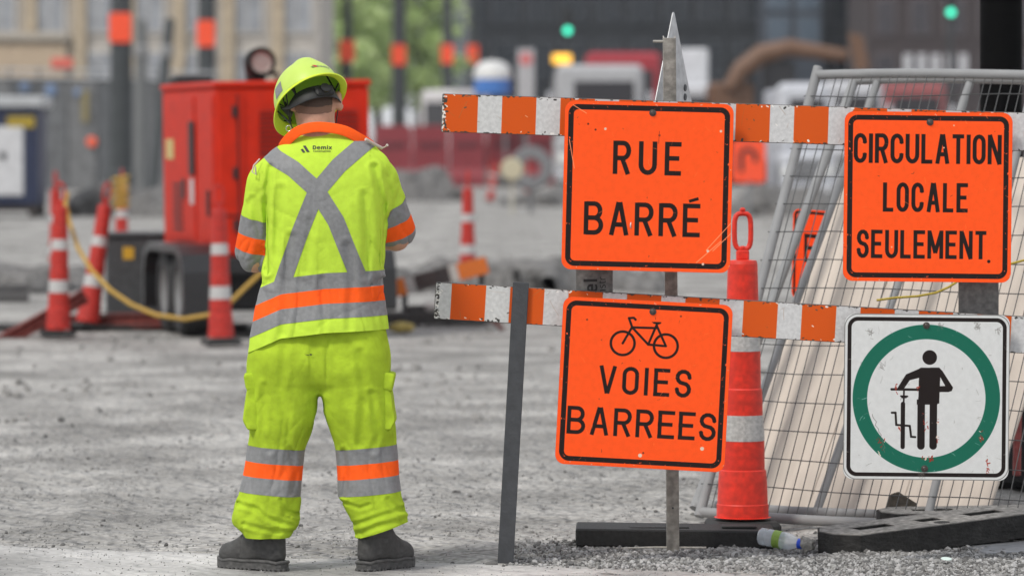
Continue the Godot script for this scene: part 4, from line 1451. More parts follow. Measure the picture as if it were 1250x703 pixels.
func facade(called: String, label: String, p: Vector3, yaw: float, w: float, h: float, dep: float, wall: Color, pane: Color, cols: int, rows: int, y0: float, fx: float, fy: float, pil: Color, pilaster := true) -> Node3D:
	var t := thing(called, label, "building", p, yaw)
	var wm := mat(called + " wall", wall, 0.85, 0, 0.82, 0.35)
	var mb := MB.new()
	mb.box(T(0, h / 2, -dep / 2), Vector3(w, h, dep), 0.05)
	obj("wall", mb, wm, t)
	mb = MB.new()
	mb.box(T(0, h + 0.25, -dep / 2), Vector3(w + 0.6, 0.5, dep + 0.6), 0.08)
	obj("roof", mb, wm, t)
	var pm := mat(called + " glass", pane, 0.15, 0.1, 0.8, 0.3)
	var fm := mat(called + " frame", wall.lightened(0.15), 0.6, 0, 0.9, 1)
	var cw := w / cols
	var rh := (h - y0 - 0.4) / rows
	for i in cols:
		var x := -w / 2 + (i + 0.5) * cw
		for j in rows:
			var y := y0 + (j + 0.5) * rh
			mb = MB.new()
			mb.box(T(x, y, 0.03), Vector3(cw * fx + 0.2, rh * fy + 0.2, 0.12), 0.02)
			var wn := obj("window", mb, fm, t)
			for s in [-1.0, 1.0]:
				mb = MB.new()
				mb.box(T(x + s * cw * fx * 0.25, y, 0.095), Vector3(cw * fx * 0.46, rh * fy, 0.02))
				obj("pane", mb, pm, wn)
		if pilaster:
			mb = MB.new()
			mb.box(T(x - cw / 2 + 0.25, h / 2, 0.12), Vector3(0.5, h, 0.3), 0.05)
			obj("pilaster", mb, mat(called + " pilaster", pil, 0.85, 0, 0.8, 0.5), t)
	return t

func tree(p: Vector3, h: float, r: float, label: String, sd: int) -> void:
	var t := thing("tree", label, "tree", p, sd * 1.3, "trees behind the site")
	var bark := mat("bark", C8(88, 78, 68), 0.95, 0, 0.6, 2)
	var mb := MB.new()
	mb.tube([Vector3(0, -0.2, 0), Vector3(0.1, h * 0.3, 0), Vector3(0.05, h * 0.6, 0.1), Vector3(0, h * 0.9, 0)], [0.26, 0.2, 0.13, 0.04], 9)
	obj("trunk", mb, bark, t)
	var rr := RandomNumberGenerator.new()
	rr.seed = sd
	var tips := []
	for i in 22:
		var a := i * 2.4
		var y := h * (0.22 + 0.65 * i / 22.0)
		var l := r * (0.95 - 0.5 * absf(i / 22.0 - 0.35))
		var e := Vector3(cos(a) * l, y + r * 0.35, sin(a) * l)
		mb = MB.new()
		mb.tube([Vector3(0.05, y - 0.3, 0), Vector3(0.05, y - 0.3, 0).lerp(e, 0.5) + Vector3(0, 0.15, 0), e], [0.08, 0.05, 0.02], 6)
		obj("limb", mb, bark, t)
		tips.append(e); tips.append(e * Vector3(0.55, 1, 0.55))
	var lm := MB.new()
	lm.quad(Vector3(0, 0, 0), Vector3(0.5, 0, 0.35), Vector3(0, 0.1, 1.0), Vector3(-0.5, 0, 0.35), Vector3.UP)
	for v in 3:
		var mm := MultiMesh.new()
		mm.transform_format = MultiMesh.TRANSFORM_3D
		mm.mesh = lm.mesh()
		mm.instance_count = 2600
		for i in 2600:
			var c: Vector3 = tips[rr.randi() % tips.size()]
			var o := Vector3(rr.randfn(), rr.randfn() * 0.7, rr.randfn()) * r * 0.2
			mm.set_instance_transform(i, Transform3D(Basis.from_euler(Vector3(rr.randf() * TAU, rr.randf() * TAU, rr.randf() * TAU)).scaled(Vector3.ONE * rr.randf_range(0.14, 0.3)), c + o))
		var mi := MultiMeshInstance3D.new()
		mi.name = "crown"
		mi.multimesh = mm
		var leaf := mat("leaf %d" % v, [C8(182, 202, 132), C8(200, 216, 154), C8(154, 178, 112)][v], 0.7, 0, 1.0)
		leaf.backlight_enabled = true
		leaf.backlight = Color(0.25, 0.3, 0.1)
		mi.material_override = leaf
		t.add_child(mi, true)
		kind(mi, "stuff")

func build_background() -> void:
	# street posts with orange construction signs
	var pole_m := mat("dark street pole", C8(72, 76, 78), 0.8, 0.1, 0.75, 0.8)
	var sg := mat("orange pole sign", C8(255, 84, 40), 0.6, 0, 0.9, 2)
	var poles := [[148, 34, 45.0, 27, 36, 0.62, "left, before the grey hoarding"], [252, 41, 37.0, 22, 32, 0.62, "behind the red generator"], [424, 62, 33.0, 19, 26, 0.34, "first in front of the trees"], [487, 67, 30.0, 17, 25, 0.6, "second in front of the trees"], [546, 66, 27.0, 15, 23, 0.5, "just right of the trees"], [577, 66, 25.0, 14, 23, 0.55, "farthest right, before the dark tower"]]
	for k in poles:
		var d: float = F / k[2]
		var p := W(k[0], HY, d)
		var t := thing("street_pole", "dark street pole with a small orange sign, " + k[6], "pole", Vector3(p.x, 0, p.z), 0.0, "poles with orange signs along the street")
		var mb := MB.new()
		mb.lathe(Transform3D(), [Vector2(k[5] * 0.5, 0), Vector2(k[5] * 0.48, 4), Vector2(k[5] * 0.42, 9.5), Vector2(0, 9.6)], 16)
		obj("pole", mb, pole_m, t)
		mb = MB.new()
		mb.lathe(Transform3D(), [Vector2(k[5] * 0.5 + 0.1, 0), Vector2(k[5] * 0.5 + 0.08, 0.5), Vector2(k[5] * 0.5, 0.6)], 16)
		obj("collar", mb, pole_m, t)
		mb = MB.new()
		var y: float = EYE + (HY - k[1]) / k[2]
		mb.plate(T(0, y, k[5] * 0.5 + 0.03), round_rect(k[3] / k[2], k[4] / k[2], 0.08), -0.006, 0.006)
		var s := obj("sign_plate", mb, sg, t)
		mb = MB.new()
		for yy in [-0.2, 0.2]:
			mb = MB.new()
			mb.lathe(T(0, y + yy - 0.02, 0), [Vector2(k[5] * 0.5, 0), Vector2(k[5] * 0.5 + 0.022, 0), Vector2(k[5] * 0.5 + 0.022, 0.04), Vector2(k[5] * 0.5, 0.04)], 16)
			obj("strap", mb, mat("galvanised tube", C8(150, 151, 152)), s)
	var mbp := MB.new()
	# second, paler post beside the first pole and a leaning one
	for k in [[172, 45.5, 0.0, 0.36, C8(120, 122, 122), "pale grey post right beside the first dark street pole"], [186, 46.0, -0.1, 0.3, C8(80, 84, 86), "dark grey post leaning between the street pole and the generator"]]:
		var p := W(k[0], HY, F / k[1])
		var t := thing("street_post", k[5], "post", Vector3(p.x, 0, p.z))
		t.rotation.z = k[2]
		mbp = MB.new()
		mbp.lathe(Transform3D(), [Vector2(k[3] * 0.5, 0), Vector2(k[3] * 0.46, 4.6), Vector2(0, 4.7)], 14)
		obj("shaft", mbp, mat(k[5], k[4], 0.8, 0, 0.8, 1), t)
		mbp = MB.new()
		mbp.lathe(T(0, 3.6, 0), [Vector2(k[3] * 0.48, 0), Vector2(k[3] * 0.6, 0.05), Vector2(k[3] * 0.6, 0.3), Vector2(k[3] * 0.48, 0.35)], 14)
		obj("clamp", mbp, mat("post clamp", C8(150, 150, 150), 0.6, 0.2, 0.8, 2), t)
	# hoarding of dark panels with rails on top
	var hd := F / 43.0
	var x0 := (-60 - 625) * hd / F
	var t := thing("hoarding", "tall dark grey construction hoarding with pale rails along its top, far left", "fence", Vector3(x0, 0, -hd))
	var hm := [mat("hoarding grey a", C8(116, 118, 120), 0.8, 0, 0.75, 0.6), mat("hoarding grey b", C8(130, 131, 132), 0.8, 0, 0.75, 0.6), mat("hoarding grey c", C8(102, 105, 108), 0.8, 0, 0.75, 0.6)]
	for i in 9:
		mbp = MB.new()
		mbp.box(T(0.42 + i * 0.83, 1.55, 0), Vector3(0.8, 3.1, 0.06), 0.02)
		obj("panel", mbp, hm[(i * 7) % 3], t)
	for y in [3.2, 3.42]:
		mbp = MB.new()
		mbp.tube([Vector3(0, y, 0.05), Vector3(3.5, y - 0.05, 0.05), Vector3(7.5, y - 0.12, 0.05)], 0.035, 8)
		obj("rail", mbp, mat("pale rail", C8(190, 192, 194), 0.4, 0.4, 0.85, 2), t)
	for i in 10:
		mbp = MB.new()
		mbp.box(T(i * 0.83, 1.75, -0.07), Vector3(0.07, 3.5, 0.07))
		obj("post", mbp, hm[0], t)
	for k in [[112, 173, 0.3, C8(250, 105, 70), "round orange lamp hung on the grey hoarding", "warning lamp"], [62, 110, 0.34, C8(110, 132, 165), "pale blue disc on the hoarding, middle of three", "disc"], [30, 106, 0.3, C8(104, 122, 150), "pale blue disc on the hoarding, leftmost of three", "disc"], [95, 113, 0.24, C8(118, 136, 165), "pale blue disc on the hoarding, rightmost of three", "disc"]]:
		mbp = MB.new()
		mbp.lathe(Transform3D(Basis(Vector3.RIGHT, PI / 2), W(k[0], k[1], hd - 0.05)), [Vector2(0, 0.0), Vector2(k[2] * 0.4, 0.0), Vector2(k[2] * 0.5, 0.02), Vector2(k[2] * 0.42, 0.06), Vector2(0, 0.08)], 18)
		tag(obj("hoarding_" + k[5].replace(" ", "_"), mbp, mat(k[4], k[3], 0.5, 0, 1.0)), k[4], k[5])
	mbp = MB.new()
	mbp.box(Transform3D(Basis(), W(76, 77, hd - 0.12)), Vector3(0.62, 0.3, 0.06), 0.03)
	tag(obj("red_board", mbp, mat("pale red board", C8(225, 110, 95), 0.6, 0, 0.85, 2)), "small pale red board fixed on top of the grey hoarding", "sign")
	mbp = MB.new()
	mbp.box(Transform3D(Basis(), W(104, 130, hd - 0.12)), Vector3(0.2, 0.9, 0.06), 0.02)
	tag(obj("yellow_strip", mbp, mat("dull yellow strip", C8(150, 138, 96), 0.7, 0, 0.85, 2)), "dull yellow upright strip fixed to the grey hoarding", "strip")
	# blue and white site unit at the left edge
	t = thing("site_unit", "dark blue site unit with white door panel and pale lid at the left edge", "equipment unit", Vector3(-9.88, 0, -83.5), deg_to_rad(0))
	var blue := mat("navy unit paint", C8(38, 48, 78), 0.5, 0.1, 0.8, 1)
	for k in [["body", Vector3(0, 1.15, -0.8), Vector3(2.0, 1.85, 1.6), blue], ["lid", Vector3(0.02, 2.16, -0.8), Vector3(2.15, 0.22, 1.8), mat("pale lid panel", C8(196, 198, 200), 0.4, 0.2, 0.8, 1)], ["door_panel", Vector3(0.34, 1.05, 0.02), Vector3(0.78, 1.3, 0.05), mat("white door panel", C8(206, 206, 208), 0.5, 0, 0.88, 1)], ["yellow_label", Vector3(0.68, 1.78, 0.02), Vector3(0.52, 0.22, 0.03), mat("unit yellow", C8(200, 172, 52), 0.6, 0, 0.6, 2)], ["handle", Vector3(0.35, 1.15, 0.06), Vector3(0.12, 0.12, 0.05), mat("generator black", C8(36, 36, 38))]]:
		mbp = MB.new()
		mbp.box(T(k[1].x, k[1].y, k[1].z), k[2], 0.03)
		obj(k[0], mbp, k[3], t)
	for sx in [-0.9, 0.9]:
		for z in [-0.1, -1.5]:
			mbp = MB.new()
			mbp.box(T(sx, 0.55, z), Vector3(0.16, 1.1, 0.16), 0.02)
			obj("leg", mbp, mat("brown black leg", C8(56, 48, 46), 0.8, 0, 0.8, 2), t)
	mbp = MB.new()
	mbp.box(T(0, 0.16, -0.8), Vector3(1.95, 0.1, 1.5), 0.02)
	obj("skid", mbp, mat("brown black leg", C8(56, 48, 46)), t)
	# buildings
	var fx := facade("stone_building", "pale stone building with pilasters and tall grey windows at the left", Vector3((150 - 625) * 160.0 / F - 7.1, 0, -160), 0.0, 28.4, 13.0, 12.0, C8(190, 184, 176), C8(166, 169, 174), 16, 3, 1.0, 0.62, 0.8, C8(190, 174, 150))
	mbp = MB.new()
	mbp.box(T(3.5, 5.05, 0.22), Vector3(3.4, 0.3, 0.5), 0.05)
	obj("ledge", mbp, mat("ledge stone", C8(178, 170, 158), 0.8, 0, 0.85, 1), fx)
	mbp = MB.new()
	mbp.box(T(3.5, 4.2, 0.16), Vector3(3.2, 1.3, 0.3), 0.05)
	obj("beige_panel", mbp, mat("beige panel", C8(192, 172, 148), 0.85, 0, 0.85, 0.6), fx)
	facade("grey_building", "pale grey office building behind the poles right of the trees", Vector3((545 - 625) * 240.0 / F, 0, -240), 0.0, 2.7, 14.0, 10.0, C8(128, 130, 134), C8(112, 118, 126), 2, 5, 1.0, 0.6, 0.6, C8(140, 140, 142), false)
	facade("dark_tower", "wide dark slate office building across the middle of the street end", Vector3((805 - 625) * 262.0 / F, 0, -262), 0.0, 24.0, 22.0, 20.0, C8(36, 40, 46), C8(30, 37, 46), 12, 6, 0.6, 0.7, 0.66, C8(86, 88, 94), false)
	facade("glass_wing", "bluish glass wing standing in front of the dark slate building", Vector3((968 - 625) * 255.0 / F, 0, -255), 0.0, 3.4, 18.0, 6.0, C8(64, 72, 84), C8(92, 108, 124), 2, 5, 6.2, 0.7, 0.8, C8(100, 104, 112), false)
	facade("brown_building", "dark brown brick building behind the second green signal at right", Vector3((1165 - 625) * 232.0 / F + 4.5, 0, -232), 0.0, 18.0, 18.0, 14.0, C8(64, 54, 55), C8(62, 58, 64), 10, 6, 0.6, 0.5, 0.6, C8(100, 88, 88), false)
	for i in 5:  # plain pale boards standing in for a row of windows; none gives light
		mbp = MB.new()
		mbp.box(Transform3D(Basis(), W(1108 + i * 17, 78, 225)), Vector3(0.42, 1.0, 0.1), 0.02)
		tag(obj("pale_window_board", mbp, mat("pale board", C8(200, 200, 204), 0.6, 0, 0.85, 1)), "pale window board before the brown building, %s of the row of five" % ["first from left", "second from left", "third from left", "fourth from left", "rightmost"][i], "board", "pale window boards before the brown building")
	# trees
	var tr := [[420, 205.0, 11.0, 1.9, "green tree between the pale building and the poles, leftmost of three"], [462, 212.0, 12.0, 2.0, "green tree in the middle of the three behind the poles"], [508, 208.0, 11.5, 1.8, "green tree nearest the grey building, rightmost of three"], [398, 216.0, 9.0, 1.3, "low green tree tucked against the pale stone building"]]
	for i in tr.size():
		var k: Array = tr[i]
		tree(Vector3((k[0] - 625) * k[1] / F, 0, -k[1]), k[2], k[3], k[4], 70 + i)
	# signals
	for k in [[693, 37, 32.0, 250.0, "green traffic signal above the far trucks"], [1161, 15, 33.0, 300.0, "green traffic signal at right before the brown building"]]:
		var d: float = F / k[2]
		var p := W(k[0], k[1], d)
		t = thing("traffic_signal", k[4], "traffic light", Vector3(p.x, 0, p.z), 0.0, "green traffic signals")
		var dk := mat("signal housing", C8(48, 52, 56), 0.6, 0, 0.8, 2)
		mbp = MB.new()
		mbp.box(T(0, p.y + 0.3, -0.12), Vector3(0.36, 1.05, 0.2), 0.04)
		var hs := obj("housing", mbp, dk, t)
		for i in 3:
			mbp = MB.new()
			mbp.lathe(Transform3D(Basis(Vector3.RIGHT, PI / 2), Vector3(0, p.y + i * 0.33, -0.025)), [Vector2(0, 0.03), Vector2(0.1, 0.025), Vector2(0.15, 0.0)], 18)
			var lm: StandardMaterial3D = mat("signal lens off", C8(40, 34, 32), 0.3, 0, 1.0)
			if i == 0:
				lm = mat("green signal light", C8(60, 190, 160), 0.4, 0, 1.0)
				lm.emission_enabled = true
				lm.emission = C8(70, 235, 195)
				lm.emission_energy_multiplier = 1.15
			obj("signal_light" if i == 0 else "lens", mbp, lm, hs)
			mbp = MB.new()
			mbp.box(T(0, p.y + i * 0.33 + 0.16, 0.05), Vector3(0.3, 0.015, 0.2))
			obj("visor", mbp, dk, hs)
		mbp = MB.new()
		mbp.tube([Vector3(0, 0, -0.3), Vector3(0, p.y + 0.9, -0.3)], 0.09, 10)
		obj("post", mbp, dk, t)
		var ol := OmniLight3D.new()
		ol.name = "signal_glow"
		ol.light_color = C8(70, 235, 195)
		ol.light_energy = 0.05
		ol.omni_range = 30.0
		ol.omni_attenuation = 2.0
		ol.light_size = 0.15
		ol.shadow_enabled = true
		ol.position = Vector3(0, p.y, 0.12)
		t.add_child(ol)
	# amber beacon on a post
	var ap := W(686, 72, 150.0)
	t = thing("amber_beacon", "glowing amber warning light above the grey truck", "warning light", Vector3(ap.x, 0, ap.z))
	mbp = MB.new()
	mbp.tube([Vector3(0, 0, -0.1), Vector3(0, ap.y, -0.1)], 0.05, 8)
	obj("post", mbp, mat("signal housing", C8(48, 52, 56)), t)
	var am := mat("amber light", C8(235, 180, 70), 0.4, 0, 1.0)
	am.emission_enabled = true
	am.emission = C8(250, 190, 60)
	am.emission_energy_multiplier = 0.7
	mbp = MB.new()
	mbp.box(T(0, ap.y, 0), Vector3(0.66, 0.34, 0.12), 0.05)
	obj("amber_light", mbp, am, t)
	var al := OmniLight3D.new()
	al.name = "amber_glow"
	al.light_color = C8(250, 190, 60)
	al.light_energy = 0.05
	al.omni_range = 30.0
	al.omni_attenuation = 2.0
	al.light_size = 0.2
	al.shadow_enabled = true
	al.position = Vector3(0, ap.y, 0.2)
	t.add_child(al)
	# vehicles and plant
	truck("grey_truck", "pale grey truck facing the camera with wide dark windscreen", "truck", Vector3((733 - 625) * 121.0 / F, 0, -121), 2.5, 3.5, C8(178, 178, 180), 3.2, C8(120, 120, 122))
	truck("red_truck", "dark red truck behind the pale grey truck", "truck", Vector3((762 - 625) * 135.0 / F, 0, -135), 2.4, 4.1, C8(168, 52, 62), 3.6, C8(120, 50, 56))
	truck("white_truck", "white box truck right of the triangular sign plate", "truck", Vector3((850 - 625) * 140.0 / F, 0, -140), 1.0, 3.2, C8(214, 216, 220), 4.3, C8(222, 224, 228))
	truck("white_van", "white van with bright bumper behind the leaning fence top", "van", Vector3((985 - 625) * 100.0 / F, 0, -100), 1.2, 2.75, C8(200, 202, 208), 2.6, C8(180, 182, 190))
	truck("silver_van", "silver van seen through the mesh fence top", "van", Vector3((1046 - 625) * 108.0 / F, 0, -108), 1.5, 2.9, C8(196, 196, 200), 2.8, C8(188, 188, 192))
	truck("white_pickup", "white pickup with dark windscreen left of the upper striped plank", "pickup", Vector3((500 - 625) * 140.0 / F, 0, -140), 1.9, 3.0, C8(210, 206, 206), 2.4, C8(90, 92, 96), -1.0)
	truck("red_van", "dull red van behind the mesh fence near the black column", "van", Vector3((1118 - 625) * 120.0 / F, 0, -120), 1.9, 3.0, C8(150, 84, 84), 2.9, C8(150, 148, 150))
	# excavator
	var e := thing("excavator", "orange-brown excavator with raised bent boom behind the barricade", "excavator", Vector3((905 - 625) * 138.0 / F, 0, -138))
	var ey := mat("excavator orange", C8(118, 86, 64), 0.55, 0, 0.8, 1)
	var ed := mat("excavator dark", C8(54, 52, 56), 0.6, 0.1, 0.8, 1)
	var pe := func(px: float, py: float) -> Vector3: return W(px, py, 138.0) - e.position
	mbp = MB.new()
	mbp.box(Transform3D(Basis(), pe.call(893, 130) + Vector3(0, 0, -1.2)), Vector3(1.4, 1.5, 2.2), 0.12)
	obj("engine_house", mbp, ey, e)
	mbp = MB.new()
	mbp.box(Transform3D(Basis(), pe.call(952, 98) + Vector3(0, -0.1, -1.0)), Vector3(1.0, 1.5, 1.4), 0.1)
	var cb := obj("cab", mbp, ed, e)
	mbp = MB.new()
	mbp.box(Transform3D(Basis(), pe.call(952, 94) + Vector3(0, 0, -0.29)), Vector3(0.8, 0.8, 0.03), 0.01)
	obj("window", mbp, mat("dark windscreen", C8(42, 40, 44)), cb)
	for k in [["boom", [[890, 108], [905, 85], [930, 66], [965, 58]], [0.24, 0.32, 0.34, 0.28]], ["stick", [[958, 58], [990, 62], [1034, 68]], [0.3, 0.26, 0.2]]]:
		var p := []
		for q in k[1]: p.append(pe.call(q[0], q[1]))
		mbp = MB.new()
		mbp.tube(p, k[2], 8)
		obj(k[0], mbp, ey, e)
	mbp = MB.new()
	var p3 := []
	for q in [[1036, 40], [1052, 44], [1060, 84], [1044, 88], [1040, 66]]: p3.append(Vector2(pe.call(q[0], q[1]).x, pe.call(q[0], q[1]).y))
	mbp.plate(Transform3D(), PackedVector2Array(p3), -0.4, 0.4)
	obj("bucket", mbp, ey, e)
	for z in [0.1, -2.2]:
		mbp = MB.new()
		mbp.box(T(0.4, 0.45, z), Vector3(3.4, 0.9, 0.5), 0.3)
		obj("track", mbp, ed, e)
	mbp = MB.new()
	mbp.box(T(0.4, 1.25, -1.05), Vector3(2.2, 0.9, 1.9), 0.1)
	obj("turntable", mbp, ed, e)
	# blue and white tank on a stand, sign post, round panels
	t = thing("water_tank", "white topped blue tank on a grey stand right of the poles", "tank", Vector3((601 - 625) * 136.0 / F, 0, -136))
	mbp = MB.new()
	mbp.lathe(T(0, 2.75, 0), [Vector2(0.5, 0.0), Vector2(0.56, 0.05), Vector2(0.56, 0.5)], 24)
	obj("body", mbp, mat("tank blue", C8(72, 128, 205), 0.4, 0, 0.85, 1), t)
	mbp = MB.new()
	mbp.lathe(T(0, 3.25, 0), [Vector2(0.57, 0.0), Vector2(0.57, 0.2), Vector2(0.48, 0.42), Vector2(0.25, 0.54), Vector2(0.0, 0.57)], 24, true)
	obj("dome", mbp, mat("tank white", C8(216, 216, 214), 0.4, 0, 0.9, 1), t)
	for k in [[-0.4, -0.3], [0.4, -0.3], [-0.4, 0.3], [0.4, 0.3]]:
		mbp = MB.new()
		mbp.tube([Vector3(k[0], 0, k[1]), Vector3(k[0], 2.8, k[1])], 0.05, 8)
		obj("leg", mbp, mat("stand grey", C8(140, 142, 144), 0.5, 0.3, 0.85, 2), t)
	t = thing("notice_board", "white notice board with faded red disc on a post beside the tank", "sign", Vector3((642 - 625) * 130.0 / F, 0, -130))
	mbp = MB.new()
	mbp.box(T(0, 3.15, 0), Vector3(0.5, 1.8, 0.06), 0.02)
	obj("board", mbp, mat("notice white", C8(188, 186, 188), 0.6, 0, 0.85, 1), t)
	mbp = MB.new()
	mbp.lathe(Transform3D(Basis(Vector3.RIGHT, PI / 2), Vector3(0, 3.75, 0.035)), [Vector2(0, 0.01), Vector2(0.19, 0.01), Vector2(0.19, 0.0)], 18)
	obj("red_disc", mbp, mat("faded red disc", C8(214, 120, 120), 0.6, 0, 0.9, 2), t)
	mbp = MB.new()
	mbp.tube([Vector3(0, 0, -0.06), Vector3(0, 4.0, -0.06)], 0.05, 8)
	obj("post", mbp, mat("stand grey", C8(140, 142, 144)), t)
	# maroon barrier sections
	var mr := mat("faded maroon barrier", C8(158, 58, 66), 0.6, 0, 0.7, 1)
	var names := ["first from the worker", "second from the worker", "third from the worker", "fourth from the worker", "farthest from the worker"]
	for i in 5:
		var d := 128.0 + i * 3.0
		t = thing("barrier_section", "faded maroon plastic barrier section in the street, " + names[i], "barrier", Vector3((480 + i * 45 - 625) * d / F, 0, -d), 0.12, "maroon barrier sections")
		mbp = MB.new()
		mbp.plate(Transform3D(Basis(Vector3.UP, PI / 2), Vector3.ZERO), PackedVector2Array([Vector2(-0.3, 0), Vector2(0.3, 0), Vector2(0.3, 0.25), Vector2(0.12, 0.55), Vector2(0.09, 1.75), Vector2(-0.09, 1.75), Vector2(-0.12, 0.55), Vector2(-0.3, 0.25)]), -0.52, 0.52)
		obj("body", mbp, mr, t)
		mbp = MB.new()
		mbp.box(T(0, 1.25, 0.1), Vector3(0.7, 0.22, 0.05), 0.03)
		obj("recess", mbp, mat("dark maroon", C8(112, 46, 54), 0.7, 0, 0.8, 1), t)
		mbp = MB.new()
		mbp.box(T(0, 1.78, 0), Vector3(0.96, 0.08, 0.2), 0.03)
		obj("cap", mbp, mr, t)
	# rubble heap: dark asphalt spoil
	for k in [[500, 244, Vector3(1.2, 0.75, 1.0), "dark heap of broken asphalt left of the lone orange cone"], [585, 226, Vector3(1.0, 0.5, 0.9), "dark heap of asphalt behind the small distant cones"], [960, 262, Vector3(1.0, 0.5, 0.8), "dark heap of asphalt behind the leaning fence posts"], [180, 262, Vector3(1.6, 0.55, 0.9), "dark heap of spoil behind the leaning cones at left"], [610, 352, Vector3(1.1, 0.2, 0.9), "low ridge of dirt right of the fallen striped board"], [700, 250, Vector3(1.3, 0.3, 0.8), "low grey mound of dirt hidden partly by the RUE BARRÉ sign"], [20, 352, Vector3(0.8, 0.2, 0.8), "low dirt mound at the far left edge of the road"], [430, 222, Vector3(1.4, 0.5, 0.9), "dirt mound farther back, right of the generator"]]:
		var c := Gd(k[0], k[1])
		var r: Vector3 = k[2]
		var f := func(q: Vector3) -> float: return ((q / r).length() - 1.0) * r.y - 0.35 * nz.get_noise_3dv(q * 90.0 + Vector3(k[0], 0, 0))
		mbp = MB.new()
		mbp.soup(nets(f, Vector3(-r.x * 1.4, -0.15, -r.z * 1.4), r * 1.4, 0.09))
		var o := obj("rubble_heap", mbp, mat("broken asphalt", C8(150, 148, 146), 0.95, 0, 0.45, 1.5, 0.8))
		o.position = Vector3(c.x, 0, c.z)
		tag(o, k[3], "rubble heap")
	# tyre and pale disc by the small cones
	mbp = MB.new()
	mbp.lathe(Transform3D(Basis(Vector3.RIGHT, PI / 2 - 0.1), W(648, 205, 88.0)), [Vector2(0.2, -0.1), Vector2(0.4, -0.1), Vector2(0.44, 0.0), Vector2(0.4, 0.1), Vector2(0.2, 0.1), Vector2(0.2, -0.1)], 24)
	mbp.tube([W(648, 212, 88.0), Vector3(W(648, 205, 88.0).x, 0, -88.1)], 0.05, 6)
	tag(obj("cable_reel", mbp, mat("reel grey", C8(140, 140, 142), 0.7, 0.2, 0.7, 2)), "grey cable reel standing between the two small distant cones", "reel")
	mbp = MB.new()
	mbp.lathe(Transform3D(Basis(Vector3.RIGHT, PI / 2), W(625, 206, 86.0)), [Vector2(0, 0.03), Vector2(0.2, 0.03), Vector2(0.22, 0.0), Vector2(0, 0.0)], 20)
	mbp.tube([W(625, 206, 86.05), Vector3(W(625, 206, 86.0).x, 0, -86.05)], 0.016, 6)
	tag(obj("pale_disc", mbp, mat("pale yellow disc", C8(196, 186, 158), 0.6, 0, 0.9, 2)), "pale yellow disc on a short stake beside the cable reel", "marker")
	t = thing("warning_sign", "far orange sign with dark curved arrow under the upper plank, by distant cones", "sign", W(914, 196, 82.0))
	mbp = MB.new()
	mbp.plate(Transform3D(), round_rect(0.62, 0.78, 0.06), -0.004, 0.004)
	obj("plate", mbp, sg, t)
	mbp = MB.new()
	mbp.tube([Vector3(-0.14, -0.2, 0.01), Vector3(-0.14, 0.12, 0.01), Vector3(-0.08, 0.2, 0.01), Vector3(0.04, 0.2, 0.01), Vector3(0.12, 0.12, 0.01), Vector3(0.12, -0.02, 0.01)], 0.045, 8, true, 0.15, Vector3.BACK)
	obj("arrow", mbp, mat("print black", C8(30, 28, 28), 0.6, 0, 1.0), t)
	mbp = MB.new()
	mbp.tube([Vector3(0, -0.38, -0.02), Vector3(0, -1.07, -0.02)], 0.03, 8)
	obj("stake", mbp, mat("stand grey", C8(140, 142, 144)), t)
	# far worker's vest seen as a yellow speck
	build_far_person(Gd(955, 226))

func build_far_person(p: Vector3) -> void:
	var t := thing("person", "distant person in yellow-green vest and dark trousers beyond the leaning fence posts", "person", p, 0.4)
	var body := func(q: Vector3) -> float:
		var f := ell(q, Vector3(0, 1.62, 0), Vector3(0.09, 0.12, 0.1))
		f = smin(f, cone_d(q, Vector3(0, 1.45, 0), Vector3(0, 1.55, 0), 0.06, 0.06), 0.04)
		f = smin(f, cone_d(q, Vector3(0, 1.3, 0), Vector3(0, 0.98, 0), 0.16, 0.14), 0.08)
		for s in [-1.0, 1.0]:
			f = smin(f, cone_d(q, Vector3(s * 0.1, 0.92, 0), Vector3(s * 0.12, 0.5, 0.02), 0.1, 0.07), 0.05)
			f = smin(f, cone_d(q, Vector3(s * 0.12, 0.5, 0.02), Vector3(s * 0.13, 0.06, -0.02), 0.07, 0.05), 0.03)
			f = smin(f, cone_d(q, Vector3(s * 0.2, 1.4, 0), Vector3(s * 0.27, 1.1, 0), 0.065, 0.05), 0.04)
			f = smin(f, cone_d(q, Vector3(s * 0.27, 1.1, 0), Vector3(s * 0.2, 0.9, 0.16), 0.048, 0.035), 0.03)
			f = smin(f, cone_d(q, Vector3(s * 0.13, 0.05, 0), Vector3(s * 0.15, 0.04, 0.16), 0.05, 0.04), 0.03)
		return f
	var s := nets(body, Vector3(-0.5, -0.05, -0.35), Vector3(0.5, 1.85, 0.4), 0.03)
	var r := take(s, [func(q: Vector3, _n: Vector3) -> float: return q.y - 0.88, func(q: Vector3, _n: Vector3) -> float: return 1.47 - q.y])
	var r2 := take(r[1], [func(q: Vector3, _n: Vector3) -> float: return 0.88 - q.y])
	var mb := MB.new()
	mb.soup(s)
	obj("body", mb, mat("skin", C8(196, 148, 124), 0.6, 0, 0.9, 8), t)
	mb = MB.new()
	mb.soup(r[0], 0.01)
	obj("vest", mb, mat("far hi-vis vest", C8(214, 226, 70), 0.8, 0, 0.9, 4), t)
	mb = MB.new()
	mb.soup(r2[0], 0.005)
	obj("trousers", mb, mat("dark work trousers", C8(60, 64, 76), 0.9, 0, 0.8, 4), t)

# ---------------------------------------------------------------- the worker
func P(px: float, py: float, z := 0.0) -> Vector3:
	return Vector3((px - 390.0) / PX, (697.0 - py) / PX, z)

var tor: Array
var leg_l: Array
var leg_r: Array
var pel: Array
const ARM := [[[325, 226, -0.02], [308, 311, -0.07], 0.071, 0.066], [[464, 224, -0.02], [484, 284, -0.10], 0.072, 0.067]]

